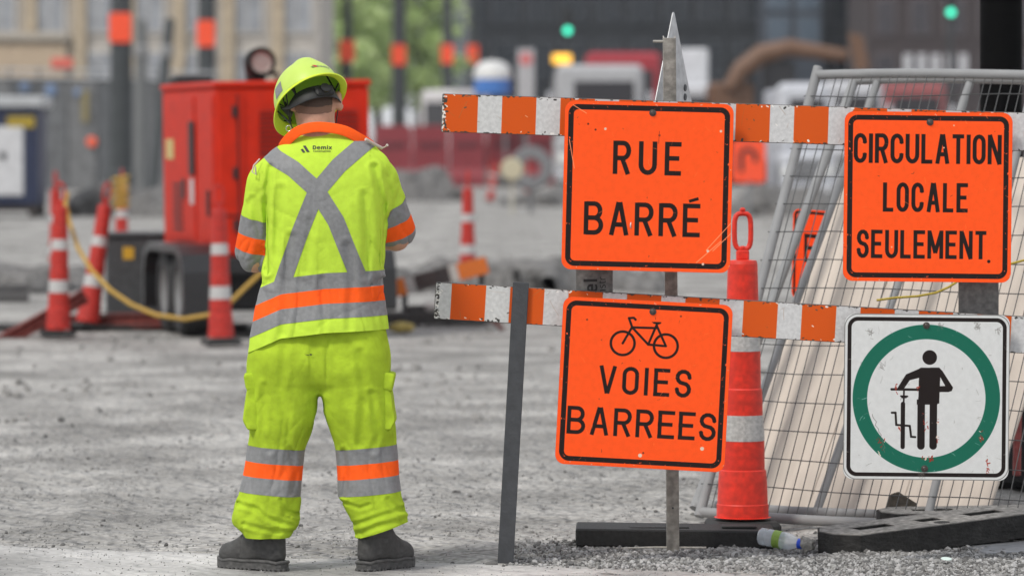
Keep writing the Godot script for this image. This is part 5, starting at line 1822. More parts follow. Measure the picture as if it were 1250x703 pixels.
func arm_d(p: Vector3, k: int, grow := 0.0) -> float:
	var a: Array = ARM[k]
	return cone_d(p, P(a[0][0], a[0][1], a[0][2]), P(a[1][0], a[1][1], a[1][2]), a[2] + grow, a[3] + grow)

func hem_row(x: float) -> float:   # photo row of the jacket's hem at local x
	var px := 390.0 + x * PX
	if px < 345: return lerpf(430, 412, clampf((px - 305) / 40.0, -0.3, 1))
	if px < 400: return lerpf(412, 405, (px - 345) / 55.0)
	return lerpf(405, 402, clampf((px - 400) / 73.0, 0, 1.2))

func crease(n: float) -> float:   # 1 on the thin lines where the noise crosses zero
	var k := 1.0 - minf(absf(n) * 2.2, 1.0)
	return k * k * k

# creases of the cloth: lines in photo places on the side towards the camera
func folds(p: Vector3, lines: Array) -> float:
	var q := Vector2(390.0 + p.x * PX, 697.0 - p.y * PX)
	var s := 0.0
	for l in lines:
		if q.y < l[0] or q.y > l[1]: continue
		var e: float = poly_dist(q, l[4]) / l[3]
		if e < 2.5: s += l[2] * (exp(-e * e) - 0.45 * exp(-pow(e - 1.5, 2.0) * 1.6))
	return s

func fold_list(raw: Array) -> Array:
	var out := []
	for r in raw:
		var pts := []
		for i in range(2, r.size(), 2): pts.append(Vector2(r[i], r[i + 1]))
		var lo := 1e9
		var hi := -1e9
		for p in pts: lo = minf(lo, p.y); hi = maxf(hi, p.y)
		out.append([lo - r[1] * 2.0, hi + r[1] * 2.0, r[0], r[1] * 0.9, pts])
	return out

var jacket_folds: Array
var trouser_folds: Array

func jacket(p: Vector3) -> float:
	var t := slice_d(p, tor)
	var f := smin(t, smin(arm_d(p, 0), arm_d(p, 1), 0.01), 0.022)
	if f > 0.06: return f
	if p.z > 0.0 and f < 0.03: f += folds(p, jacket_folds)
	# hanging folds of the cloth
	var drop := clampf((1.42 - p.y) / 0.5, 0.0, 1.0)
	var lean := p.x + 0.10 * signf(p.x) * (p.y - 1.0)
	f -= 0.0085 * drop * nz.get_noise_3d(lean * 950.0, p.y * 130.0, p.z * 500.0)
	f += 0.0085 * drop * crease(nz.get_noise_3d(lean * 560.0 + 90.0, p.y * 80.0, p.z * 300.0))
	f += 0.003 * crease(nz.get_noise_3d(p.x * 260.0 - p.y * 240.0 * signf(p.x), p.y * 260.0 + 40.0, p.z * 250.0))
	f -= 0.003 * nz.get_noise_3d(p.x * 500.0 + 700.0, p.y * 420.0 - p.x * 300.0, p.z * 400.0)
	if p.y > 1.0 and absf(p.x) > 0.18:   # sleeves crease across
		f += 0.006 * crease(nz.get_noise_3d(p.x * 200.0, p.y * 420.0 + absf(p.x) * 420.0, p.z * 300.0 + 300.0))
	return f

func trousers(p: Vector3) -> float:
	var f := smin(slice_d(p, leg_l), slice_d(p, leg_r), 0.01)
	f = smin(f, slice_d(p, pel), 0.05)
	if f > 0.06: return f
	if p.z > -0.02 and f < 0.03: f += folds(p, trouser_folds)
	var low := clampf((0.34 - p.y) / 0.2, 0.0, 1.0)
	var side := signf(p.x + 0.03)
	var diag := p.y * 330.0 + p.x * 420.0 * side
	f += (0.003 + 0.003 * low) * crease(nz.get_noise_3d(p.x * 120.0, diag * 0.9, p.z * 200.0 + 800.0))
	f += 0.004 * low * crease(nz.get_noise_3d(p.x * 220.0 + 333.0, p.y * 560.0 + p.x * 420.0 * side, p.z * 260.0))
	f += 0.0075 * clampf((0.8 - p.y) / 0.3, 0.0, 1.0) * (1.0 - low) * crease(nz.get_noise_3d(p.x * 620.0 + p.y * 110.0 * side, p.y * 90.0, p.z * 300.0 + 50.0))
	f -= 0.004 * nz.get_noise_3d(p.x * 420.0 + p.y * 260.0 * side, p.y * 330.0 - p.x * 200.0, p.z * 420.0 + 60.0)
	f -= 0.004 * clampf((0.86 - p.y) / 0.4, 0.0, 1.0) * nz.get_noise_3d(p.x * 1000.0 + p.y * 150.0, p.y * 120.0, p.z * 600.0)
	f -= 0.005 * low * nz.get_noise_3d(p.x * 150.0 + 40.0 * side, p.y * 800.0 + p.x * 350.0 * side, p.z * 170.0)
	f += 0.006 * exp(-pow((p.x - 0.03) / 0.006, 2.0)) * clampf((p.y - 0.64) / 0.04, 0, 1) * (1.0 if p.z > 0 else 0.0)   # seat seam
	return f

# local height of the jacket's back at x, y
func back_z(f: Callable, x: float, y: float) -> float:
	var z := 0.3
	for i in 60:
		var d: float = f.call(Vector3(x, y, z))
		if d < 0.0008: break
		z -= maxf(d * 0.6, 0.0006)
	return z

func on_back(s: String, size: float, bold: bool, px: float, py: float, stretch: float, lift: float) -> MB:
	var arr := letters(s, size, 0.0, bold).surface_get_arrays(0)
	var mb := MB.new()
	var vs: PackedVector3Array = arr[Mesh.ARRAY_VERTEX]
	var ix = arr[Mesh.ARRAY_INDEX]
	var m: int = ix.size() if ix != null and ix.size() else vs.size()
	for i in range(0, m, 3):
		var q := []
		for k in 3:
			var p: Vector3 = vs[ix[i + k]] if ix != null and ix.size() else vs[i + k]
			var o := P(px, py) + Vector3(p.x * stretch, p.y, 0)
			q.append(Vector3(o.x, o.y, back_z(jacket, o.x, o.y) + lift))
		if (q[1] - q[0]).cross(q[2] - q[0]).length() > 1e-10: mb.flat(q[0], q[1], q[2], Vector3(0, 0, 1))
	return mb

func poly_dist(p: Vector2, pts: Array) -> float:
	var d := 1e9
	for i in pts.size() - 1: d = minf(d, p.distance_to(Geometry2D.get_closest_point_to_segment(p, pts[i], pts[i + 1])))
	return d

func hand(mb: MB, wrist: Vector3, dir: Vector3, palm_n: Vector3, thumb_side: float) -> void:
	dir = dir.normalized()
	var side := dir.cross(palm_n).normalized()
	var chains := []
	for k in 4:
		var off := (k - 1.5) * 0.02
		var l: float = [0.9, 1.0, 0.95, 0.75][k]
		var b := wrist + dir * 0.085 + side * off * thumb_side
		var c := b + (dir * 0.042 - palm_n * 0.012) * l
		var d := c + (dir * 0.016 - palm_n * 0.026) * l
		var e := d + (-dir * 0.008 - palm_n * 0.02) * l
		chains.append([b - dir * 0.06 - side * off * thumb_side * 0.3, b, 0.012, 0.011])
		chains.append([b, c, 0.0095, 0.009]); chains.append([c, d, 0.009, 0.0082]); chains.append([d, e, 0.0082, 0.007])
	var tb := wrist + dir * 0.03 - side * 0.028 * thumb_side
	var tc := tb + dir * 0.03 - side * 0.022 * thumb_side - palm_n * 0.006
	var td := tc + dir * 0.03 - side * 0.004 * thumb_side - palm_n * 0.012
	chains.append([wrist + dir * 0.015, tb, 0.018, 0.014]); chains.append([tb, tc, 0.012, 0.0105]); chains.append([tc, td, 0.0105, 0.008])
	var f := func(q: Vector3) -> float:
		var r := cone_d(q, wrist - dir * 0.03, wrist + dir * 0.02, 0.027, 0.025)
		for c in 17:
			if c >= chains.size(): break
			r = smin(r, cone_d(q, chains[c][0], chains[c][1], chains[c][2], chains[c][3]), 0.006)
		return r
	var c := wrist + dir * 0.06
	mb.soup(nets(f, c - Vector3.ONE * 0.125, c + Vector3.ONE * 0.125, 0.0045))

func build_worker() -> void:
	var t := thing("person", "road worker seen from behind in yellow hi-vis jacket and trousers, yellow helmet, head bowed", "person", Vector3((390 - 625) / PX, 0.004, -F / PX))
	tor = slices([[161, 372, 430, 0.03, -0.085], [168, 354, 446, 0.065, -0.10], [180, 337, 462, 0.09, -0.115], [192, 322, 474, 0.108, -0.125], [206, 314, 481, 0.122, -0.13], [225, 315, 480, 0.134, -0.135], [250, 320, 474, 0.142, -0.145], [285, 323, 471, 0.140, -0.155], [330, 320, 470, 0.130, -0.165], [360, 315, 471, 0.132, -0.17], [400, 306, 474, 0.155, -0.175], [440, 300, 478, 0.168, -0.18]])
	pel = slices([[385, 322, 460, 0.105, -0.135], [410, 313, 467, 0.122, -0.14], [435, 306, 472, 0.132, -0.14], [455, 308, 470, 0.122, -0.13], [468, 316, 462, 0.10, -0.115], [477, 345, 435, 0.06, -0.06]])
	leg_l = slices([[388, 318, 388, 0.10, -0.12], [440, 308, 388, 0.125, -0.12], [470, 304, 389, 0.124, -0.125], [485, 303, 389.5, 0.12, -0.125], [505, 303, 387, 0.115, -0.125], [530, 303, 381, 0.10, -0.12], [550, 301, 373, 0.092, -0.115], [575, 297, 370, 0.09, -0.11], [605, 290, 369, 0.10, -0.105], [625, 284, 368, 0.10, -0.11], [640, 285, 366, 0.105, -0.115], [650, 293, 359, 0.10, -0.115], [658, 299, 355, 0.098, -0.11]])
	leg_r = slices([[388, 392, 464, 0.10, -0.12], [440, 392, 472, 0.125, -0.12], [470, 391, 476, 0.124, -0.125], [485, 391, 479, 0.12, -0.125], [505, 394, 481, 0.115, -0.125], [530, 403, 484, 0.10, -0.12], [550, 410, 486, 0.092, -0.115], [575, 412, 488, 0.09, -0.11], [605, 413, 491, 0.10, -0.105], [622, 420, 497, 0.10, -0.11], [636, 427, 500, 0.105, -0.115], [648, 430, 495, 0.105, -0.115], [660, 430, 488, 0.102, -0.115]])
	jacket_folds = fold_list([[0.008, 5, 332, 205, 326, 250, 327, 330], [0.007, 5, 458, 205, 468, 250, 470, 330], [0.005, 6, 345, 232, 338, 300, 333, 345], [0.005, 6, 446, 240, 450, 290, 447, 335], [0.006, 6, 425, 300, 430, 345, 428, 400], [0.006, 6, 358, 290, 350, 350, 347, 405], [0.006, 5, 395, 340, 398, 405], [0.005, 5, 308, 245, 318, 285, 322, 300], [0.005, 5, 490, 235, 480, 262, 474, 275], [0.004, 5, 300, 250, 297, 290], [0.004, 6, 380, 270, 376, 330]])
	trouser_folds = fold_list([[0.004, 6, 350, 420, 345, 470, 352, 530], [0.005, 6, 440, 430, 446, 480, 440, 540], [0.005, 5, 325, 470, 322, 530, 330, 548], [0.005, 5, 455, 480, 462, 530, 456, 548], [0.006, 3.5, 292, 614, 315, 619, 328, 630, 357, 640], [0.005, 3.5, 300, 638, 330, 645, 356, 648], [0.006, 3, 345, 608, 350, 622, 365, 628], [0.006, 3.5, 429, 641, 464, 628, 492, 621], [0.005, 3.5, 436, 652, 462, 640, 496, 633], [0.004, 3, 418, 612, 440, 618, 452, 614], [0.006, 4, 355, 548, 362, 575, 358, 600], [0.006, 4, 420, 550, 424, 580, 420, 604], [0.005, 4, 475, 608, 482, 618, 497, 622]])
	var yel := mat("hi-vis yellow cloth", C8(193, 226, 72), 0.9, 0, 0.93, 5, 0.12, 0.2)
	var yel2 := mat("worn hi-vis yellow trousers", C8(184, 214, 58), 0.9, 0, 0.78, 2.2, 0.15, 0.2)
	var org := mat("hi-vis orange cloth", C8(255, 98, 36), 0.9, 0, 0.93, 6, 0.1, 0.2)
	var ref := mat("grey reflective tape", C8(136, 137, 138), 0.55, 0.0, 0.86, 9, 0.12, 0.4)
	var skin := mat("skin", C8(196, 148, 124), 0.6, 0, 0.86, 14, 0.1)
	var mb := MB.new()

	# body: one skin surface under the clothes
	var hc := P(383, 122, -0.045)
	var C := P(376, 122, -0.04)
	var fw := (Basis(Vector3.UP, 0.42) * Vector3(0, -sin(0.66), -cos(0.66))).normalized()
	var rt := (Basis(Vector3.UP, 0.42) * Vector3(cos(0.14), sin(0.14), 0)).normalized()
	rt = (rt - fw * rt.dot(fw)).normalized()
	var up := rt.cross(fw).normalized()
	var hb := Basis(rt, up, -fw)      # helmet axes: x right, y up, z back
	var hx := Transform3D(hb, C)
	var hinv := hx.affine_inverse()
	var head := func(p: Vector3) -> float:
		var q := Basis(Vector3.UP, -0.25) * Basis(Vector3.RIGHT, 0.5) * Basis(Vector3.BACK, -0.12) * (p - hc)   # head's own axes: z towards the back of the skull
		var f := ell(q, Vector3(0, 0.03, -0.01), Vector3(0.078, 0.09, 0.088))
		f = smin(f, ell(q, Vector3(0, -0.045, -0.035), Vector3(0.058, 0.075, 0.065)), 0.04)       # jaw
		f = smin(f, cone_d(q, Vector3(0, 0.012, -0.092), Vector3(0, -0.022, -0.112), 0.008, 0.015), 0.014)   # nose
		f = smin(f, cone_d(q, Vector3(-0.03, 0.028, -0.085), Vector3(0.03, 0.028, -0.085), 0.012, 0.012), 0.015)  # brow
		f = smin(f, cone_d(q, Vector3(-0.018, -0.052, -0.092), Vector3(0.018, -0.052, -0.092), 0.008, 0.008), 0.008)   # lips
		for s in [-1.0, 1.0]:
			f = smin(f, ell(q, Vector3(s * 0.03, 0.008, -0.082), Vector3(0.013, 0.009, 0.010)), 0.006)   # eyes
			var e := Basis(Vector3.UP, s * 0.45) * (q - Vector3(s * 0.086, -0.016, 0.014))
			var er := ell(e, Vector3.ZERO, Vector3(0.013, 0.038, 0.024))
			er = maxf(er, -ell(e, Vector3(s * 0.008, 0.003, -0.004), Vector3(0.008, 0.022, 0.013)))
			f = smin(f, er, 0.007)
		f = smin(f, cone_d(p, P(388, 186, 0.0), P(384, 130, -0.02), 0.064, 0.061), 0.035)
		f = smin(f, cone_d(p, P(392, 190, -0.02), P(400, 186, -0.02), 0.07, 0.07), 0.05)
		f = maxf(f, (hinv * p).y + 0.004)
		return f + 0.0012 * nz.get_noise_3dv(p * 2200.0)
	var hs := nets(head, P(345, 190, -0.22), P(430, 60, 0.13), 0.0062)
	mb.soup(hs)
	var el := [P(311, 318, -0.07), P(483, 292, -0.10)]
	var wr := [P(366, 306, -0.33), P(418, 302, -0.35)]
	var body := func(p: Vector3) -> float:
		var f := cone_d(p, P(398, 190, -0.02), P(395, 230, -0.0), 0.075, 0.10)
		f = smin(f, cone_d(p, P(395, 240, 0.0), P(392, 400, -0.02), 0.095, 0.10), 0.08)
		for k in 2:
			f = smin(f, cone_d(p, P(ARM[k][0][0], ARM[k][0][1], -0.02), el[k], 0.05, 0.044), 0.04)
			f = smin(f, cone_d(p, el[k], wr[k], 0.044, 0.027), 0.02)
			var hip := P(358 if k == 0 else 428, 440, -0.01)
			var kn := P(338 if k == 0 else 446, 560, -0.01)
			f = smin(f, cone_d(p, hip, kn, 0.085, 0.055), 0.05)
			f = smin(f, cone_d(p, kn, P(328 if k == 0 else 460, 655, -0.01), 0.055, 0.04), 0.03)
		return f
	mb.soup(nets(body, P(280, 670, -0.45), P(520, 175, 0.14), 0.014))
	hand(mb, wr[0], Vector3(0.55, 0.15, -0.8), Vector3(0.35, 0.85, 0.3), -1.0)
	hand(mb, wr[1], Vector3(-0.55, 0.2, -0.8), Vector3(-0.35, 0.85, 0.3), 1.0)
	obj("body", mb, skin, t)
	# cropped hair at the back of the head
	for h in [["hair", -2.0, 132.0, 0.0022, mat("cropped grey brown hair", C8(112, 90, 78), 0.9, 0, 0.5, 60, 0.5)], ["stubble", 132.0, 141.0, 0.0012, mat("shaved nape", C8(158, 120, 100), 0.85, 0, 0.6, 70, 0.4)]]:
		var edge := func(q: Vector3, r: float) -> float: return q.y - P(0, r - 900.0 * pow(q.x + 0.02, 2.0)).y - 0.005 * nz.get_noise_3dv(q * 4000.0)
		var fs := [func(q: Vector3, _n: Vector3) -> float: return edge.call(q, h[2]), func(q: Vector3, n: Vector3) -> float: return 0.85 - n.dot(up), func(q: Vector3, _n: Vector3) -> float: return q.z + 0.09, func(q: Vector3, _n: Vector3) -> float: return 0.064 - absf(q.x - hc.x) - 0.006 * nz.get_noise_3dv(q * 3000.0)]
		if h[1] > 0: fs.append(func(q: Vector3, _n: Vector3) -> float: return -edge.call(q, h[1]))
		mb = MB.new()
		mb.soup(take(hs, fs)[0], h[3])
		kind(obj(h[0], mb, h[4], t), "stuff")
	mb = MB.new()
	var ring := []
	for i in 16: ring.append(P(353, 158, 0.035) + Vector3(cos(TAU * i / 16) * 0.009, sin(TAU * i / 16) * 0.010, sin(TAU * i / 16) * 0.003))
	mb.tube(ring, 0.0016, 6, false, 1.0, Vector3.BACK, true)
	obj("earring", mb, mat("silver", C8(215, 215, 215), 0.2, 0.9, 1.0), t)

	# jacket, cut into cloth, orange bands and reflective tape
	var js := nets(jacket, P(268, 445, -0.24), P(520, 146, 0.2), 0.0072)
	js = cut(js, func(q: Vector3, _n: Vector3) -> float: return hem_row(q.x) - (697.0 - q.y * PX))[0]
	var row := func(q: Vector3) -> float: return hem_row(q.x) - (697.0 - q.y * PX)   # rows above the hem
	var arm_is := func(q: Vector3, k: int) -> float: return minf(slice_d(q, tor), arm_d(q, 1 - k)) - arm_d(q, k) + 0.004
	var along := func(q: Vector3, k: int) -> float:   # photo units from the elbow end up the sleeve
		var a: Array = ARM[k]
		var s0 := P(a[0][0], a[0][1], a[0][2])
		var e0 := P(a[1][0], a[1][1], a[1][2])
		return (q - e0).dot((s0 - e0).normalized()) * PX
	var tape := [PackedVector3Array(), PackedVector3Array()]
	var band := [PackedVector3Array(), PackedVector3Array()]
	var parts := []
	var whole := js
	var sleeves := []
	for k in 2:
		var sp := cut(whole, func(q: Vector3, _n: Vector3) -> float: return arm_is.call(q, k))
		sleeves.append(sp[0])
		whole = sp[1]
	js = whole
	for k in 2:
		var top := 46.0 if k == 0 else 40.0
		for b in [[top - 22.0, top, 0], [top - 42.0, top - 22.0, 1], [-90.0, top - 42.0, 0]]:
			var c := take(sleeves[k], [func(q: Vector3, _n: Vector3) -> float: return along.call(q, k) - b[0], func(q: Vector3, _n: Vector3) -> float: return b[1] - along.call(q, k)])
			sleeves[k] = c[1]
			parts.append(["sleeve_tape" if b[2] == 0 else "sleeve_band", c[0], b[2]])
	for b in [[17.0, 35.0, 0], [35.0, 53.0, 1], [53.0, 72.0, 0]]:
		var c := take(js, [func(q: Vector3, _n: Vector3) -> float: return row.call(q) - b[0], func(q: Vector3, _n: Vector3) -> float: return b[1] - row.call(q)])
		js = c[1]
		parts.append(["waist_tape" if b[2] == 0 else "waist_band", c[0], b[2]])
	for s in [[[318, 176], [338, 194], [360, 207], [388, 232], [412, 270], [438, 336]], [[458, 166], [447, 175], [415, 203], [388, 235], [367, 287], [345, 350]]]:
		var pts := []
		for k in s: pts.append(Vector2(k[0], k[1]))
		var c := take(js, [func(q: Vector3, _n: Vector3) -> float: return 10.2 - poly_dist(Vector2(390.0 + q.x * PX, 697.0 - q.y * PX), pts), func(q: Vector3, n: Vector3) -> float: return q.z + 0.02 + 0.0 * n.z])
		js = c[1]
		parts.append(["back_tape", c[0], 0])
	for x in [330.0, 450.0]:
		var c := take(js, [func(q: Vector3, _n: Vector3) -> float: return 10.0 - absf(390.0 + q.x * PX - x), func(q: Vector3, _n: Vector3) -> float: return -0.02 - q.z, func(q: Vector3, _n: Vector3) -> float: return row.call(q) - 60.0])
		js = c[1]
		parts.append(["front_tape", c[0], 0])
	mb = MB.new()
	mb.soup(js)
	for k in 2: mb.soup(sleeves[k])
	var jk := obj("jacket", mb, yel, t)
	for k in parts:
		mb = MB.new()
		mb.soup(k[1], 0.0012)
		obj(k[0], mb, org if k[2] == 1 else ref, jk)
	# hem fold and seams
	mb = MB.new()
	for k in [[452, 190, 466, 250, 465, 326], [322, 210, 326, 262, 328, 335]]:
		var p := []
		for i in range(0, 6, 2):
			var q := P(k[i], k[i + 1])
			p.append(Vector3(q.x, q.y, back_z(jacket, q.x, q.y) - 0.001))
		mb.tube(p, 0.0022, 6)
	obj("seam", mb, yel, jk)
	# print on the back
	var ink := mat("print black", C8(30, 28, 28), 0.6, 0, 1.0)
	mb = MB.new()
	for k in [[[371, 179], [374.3, 178.6], [379.5, 186.3], [376, 186.6]], [[368.3, 183.3], [371.2, 182.6], [374.2, 186.7], [371.3, 187.3]]]:
		var q := []
		for c in k:
			var o := P(c[0], c[1])
			q.append(Vector3(o.x, o.y, back_z(jacket, o.x, o.y) + 0.0022))
		mb.quad(q[0], q[1], q[2], q[3], Vector3(0, 0, 1))
	obj("printed_emblem", mb, ink, jk)
	obj("printed_name", on_back("Demix", 0.0130, true, 394.5, 181.0, 1.25, 0.002), ink, jk)
	obj("printed_name", on_back("Construction", 0.0055, true, 394.5, 185.4, 1.3, 0.002), ink, jk)
	# orange collar
	mb = MB.new()
	var cp := []
	var raw := [[344, 183, 0.015], [352, 172, 0.05], [366, 161, 0.068], [384, 156.5, 0.074], [402, 157, 0.074], [422, 161, 0.068], [439, 170, 0.05], [452, 178, 0.014], [456, 188, -0.035], [452, 196, -0.085], [425, 206, -0.12], [398, 209, -0.13], [370, 207, -0.12], [349, 198, -0.08], [342, 189, -0.03]]
	var m := raw.size()
	for i in m:
		for j in 4:
			var g := []
			for c in 3: g.append(cubic_interpolate(raw[i][c], raw[(i + 1) % m][c], raw[(i - 1 + m) % m][c], raw[(i + 2) % m][c], j / 4.0))
			cp.append(P(g[0], g[1], g[2]))
	mb.tube(cp, 0.0195, 12, false, 0.2, Vector3(0, 0.35, 1), true)
	obj("collar", mb, org, jk)
	mb = MB.new()
	var strap := [P(447, 171, 0.06), P(457, 177, 0.035), P(466, 182, 0.0)]
	mb.tube(strap, 0.006, 6)
	mb.tube([P(466, 182, 0.0), P(470, 180.5, 0.0), P(473, 178, 0.01)], [0.003, 0.002, 0.005], 6)
	mb.tube([P(318, 195, 0.05), P(311, 203, 0.06), P(309, 211, 0.06), P(314, 214, 0.07), P(313, 204, 0.07)], 0.003, 6)
	obj("cord", mb, mat("pale cord", C8(205, 190, 180), 0.7, 0, 0.9, 20), jk)

	# trousers
	var ts := nets(trousers, P(268, 668, -0.2), P(520, 380, 0.19), 0.0072)
	var lh := func(q: Vector3) -> float:   # rows above the trouser hems: level at left, rising at right
		var px := 390.0 + q.x * PX
		return (655.5 if px < 395 else 658.0 - 0.33 * maxf(px - 434.0, 0.0)) - (697.0 - q.y * PX)
	ts = cut(ts, func(q: Vector3, _n: Vector3) -> float: return lh.call(q))[0]
	parts = []
	for b in [[548, 567, 0], [567, 585, 1], [585, 605, 0]]:
		for s in [-1.0, 1.0]:
			var c := take(ts, [func(q: Vector3, _n: Vector3) -> float: return s * (q.x - 0.005), func(q: Vector3, _n: Vector3) -> float: return (697.0 - q.y * PX) + 3.0 * s * ((q.x - s * 0.14) / 0.1) + 1.0 - b[0], func(q: Vector3, _n: Vector3) -> float: return b[1] - (697.0 - q.y * PX) - 3.0 * s * ((q.x - s * 0.14) / 0.1) - 1.0])
			ts = c[1]
			parts.append(["leg_tape" if b[2] == 0 else "leg_band", c[0], b[2]])
	mb = MB.new()
	mb.soup(ts)
	var tr := obj("trousers", mb, yel2, t)
	for k in parts:
		mb = MB.new()
		mb.soup(k[1], 0.0012)
		obj(k[0], mb, org if k[2] == 1 else ref, tr)
	for s in [-1.0, 1.0]:   # cargo pockets on the sides
		var c := P(312.5, 492, -0.01) if s < 0 else P(468.5, 492, -0.01)
		var pf := func(q: Vector3) -> float:
			var w := q - c
			var bulge := 0.028 - 0.014 * clampf(w.y / 0.09, -1, 1) - 0.02 * clampf((-w.y - 0.06) / 0.03, 0, 1)
			var e := Vector3(absf(w.x) - bulge, absf(w.y) - 0.088, absf(w.z) - 0.082)
			var f := Vector3(maxf(e.x, 0), maxf(e.y, 0), maxf(e.z, 0)).length() + minf(maxf(e.x, maxf(e.y, e.z)), 0.0) - 0.007
			return f - 0.004 * nz.get_noise_3dv(q * 400.0)
		mb = MB.new()
		mb.soup(nets(pf, c - Vector3(0.08, 0.13, 0.12), c + Vector3(0.08, 0.13, 0.12), 0.009))
		var pk := obj("cargo_pocket", mb, yel2, tr)
		var fc := c + Vector3(s * 0.008, 0.078, 0.0)
		var ff := func(q: Vector3) -> float:
			var w := Basis(Vector3.BACK, s * 0.2) * (q - fc)
			var e := Vector3(absf(w.x) - 0.024, absf(w.y) - 0.026, absf(w.z) - 0.086)
			return Vector3(maxf(e.x, 0), maxf(e.y, 0), maxf(e.z, 0)).length() + minf(maxf(e.x, maxf(e.y, e.z)), 0.0) - 0.005 - 0.003 * nz.get_noise_3dv(q * 500.0)
		mb = MB.new()
		mb.soup(nets(ff, fc - Vector3(0.07, 0.07, 0.12), fc + Vector3(0.07, 0.07, 0.12), 0.009))
		obj("pocket_flap", mb, yel2, pk)
	mb = MB.new()
	var z := back_z(trousers, P(379, 0).x, P(0, 431).y)
	mb.quad(P(374, 430.6, z + 0.003), P(379, 431.6, z + 0.003), P(383, 433, z + 0.003), P(377, 432, z + 0.003), Vector3.BACK)
	mb.quad(P(380, 430.2, z + 0.003), P(383.5, 430.6, z + 0.003), P(383, 432.2, z + 0.003), P(380.5, 431.8, z + 0.003), Vector3.BACK)
	obj("ink_stain", mb, ink, tr)

	# boots
	var leather := mat("dusty black leather", C8(84, 83, 82), 0.7, 0, 0.6, 7, 0.3)
	var sole_m := mat("grey boot sole", C8(102, 101, 100), 0.85, 0, 0.6, 9, 0.3)
	for s in [-1.0, 1.0]:
		var heel := P(335, 697, 0.02) if s < 0 else P(451, 697, 0.02)
		heel.y = 0.0
		var dir := (Vector3(-0.82, 0, -0.57) if s < 0 else Vector3(0.62, 0, -0.78)).normalized()
		var sd := dir.cross(Vector3.UP)
		var ex := 1.1 if s < 0 else 1.03
		var at_ := func(u: float, y: float, w := 0.0) -> Vector3: return heel + dir * u * ex + Vector3(0, y, 0) + sd * w
		var bf := func(q: Vector3) -> float:
			var f := cone_d(q, at_.call(-0.004, 0.06), at_.call(0.004, 0.21), 0.039, 0.041)      # heel and shaft
			f = smin(f, cone_d(q, at_.call(0.05, 0.07), at_.call(0.045, 0.21), 0.042, 0.042), 0.03)
			f = smin(f, cone_d(q, at_.call(0.07, 0.115), at_.call(0.135, 0.066), 0.042, 0.040), 0.03)  # instep
			f = smin(f, cone_d(q, at_.call(0.10, 0.055), at_.call(0.178, 0.052), 0.043, 0.041), 0.025)  # toe
			var w := (q - heel).dot(dir)
			f += 0.003 * exp(-pow((w - 0.118) / 0.005, 2.0)) * (1.0 if q.y > 0.05 else 0.0)       # toe cap seam
			f += 0.0025 * exp(-pow((q.y - 0.118 + w * 0.2) / 0.004, 2.0)) * (1.0 if w < 0.05 else 0.0)  # heel counter seam
			f += 0.004 * crease(nz.get_noise_3d(q.x * 300.0, q.y * 900.0, q.z * 300.0)) * clampf((q.y - 0.1) / 0.04, 0.0, 1.0)
			f -= 0.0022 * nz.get_noise_3dv(q * 900.0)
			return maxf(f, 0.034 - q.y)
		mb = MB.new()
		mb.soup(nets(bf, heel + Vector3(-0.27, 0.01, -0.24), heel + Vector3(0.27, 0.28, 0.12), 0.006))
		var bt := obj("boot", mb, leather, t)
		# sole: a rubber rand with a heel block, wavy upper edge and lugs
		var prof := [[-0.048, 0.0], [-0.043, 0.022], [-0.03, 0.034], [0.0, 0.041], [0.05, 0.039], [0.1, 0.043], [0.15, 0.0465], [0.185, 0.043], [0.21, 0.03], [0.223, 0.012], [0.225, 0.0]]
		var ol := PackedVector2Array()
		for k in prof: ol.append(Vector2(k[0] * ex, k[1]))
		for i in range(prof.size() - 2, 0, -1): ol.append(Vector2(prof[i][0] * ex, -prof[i][1]))
		var bas := Basis(dir, sd, Vector3.UP)
		mb = MB.new()
		mb.plate(Transform3D(bas, heel), ol, 0.007, 0.033)
		var rim := []
		for v in ol:
			var k := 1.0 - 0.06 * absf(sin(v.x * 70.0))
			rim.append(heel + dir * v.x * 0.975 + sd * v.y * 0.93 + Vector3(0, 0.036 * k + 0.004 * sin(v.x * 55.0), 0))
		mb.tube(rim, 0.0065, 8, false, 1.0, Vector3.UP, true)
		obj("sole", mb, sole_m, bt)
		mb = MB.new()
		for i in ol.size():
			var q0: Vector2 = ol[i]
			var q1: Vector2 = ol[(i + 1) % ol.size()]
			var n := maxi(1, int(q0.distance_to(q1) / 0.016))
			for mi in n:
				var q := q0.lerp(q1, (mi + 0.5) / n)
				if q.x > 0.045 and q.x < 0.07: continue
				mb.box(Transform3D(bas, heel) * at(Vector3(q.x * 0.965, q.y * 0.9, 0.006), 0, 0, (q1 - q0).angle()), Vector3(0.0115, 0.014, 0.012), 0.002)
		kind(obj("tread", mb, sole_m, bt), "stuff")
		mb = MB.new()
		for i in 4:
			mb = MB.new()
			var o: Vector3 = at_.call(0.128 - i * 0.014, 0.112 + i * 0.013)
			mb.tube([o - sd * 0.028 + Vector3(0, -0.012, 0), o + dir * 0.004, o + sd * 0.028 + Vector3(0, -0.012, 0)], 0.003, 6)
			obj("lace", mb, mat("dark lace", C8(40, 40, 40), 0.9, 0, 1.0), bt)

	# phone held in both hands, below the bowed head
	var ph := obj("phone", MB.new(), mat("phone black", C8(24, 24, 26), 0.2, 0, 1.0))
	mb = MB.new()
	mb.box(Transform3D(), Vector3(0.075, 0.009, 0.155), 0.004)
	ph.mesh = mb.mesh()
	ph.transform = at(t.position + P(392, 300, -0.435), 0, deg_to_rad(25), 0)
	tag(ph, "black phone held low in front of the road worker in both hands", "phone")

	# helmet: dome, brim, suspension and ratchet band
	var shell := mat("helmet shell", C8(204, 230, 104), 0.45, 0, 0.97, 5)
	shell.backlight_enabled = true
	shell.backlight = Color(0.55, 0.62, 0.2)
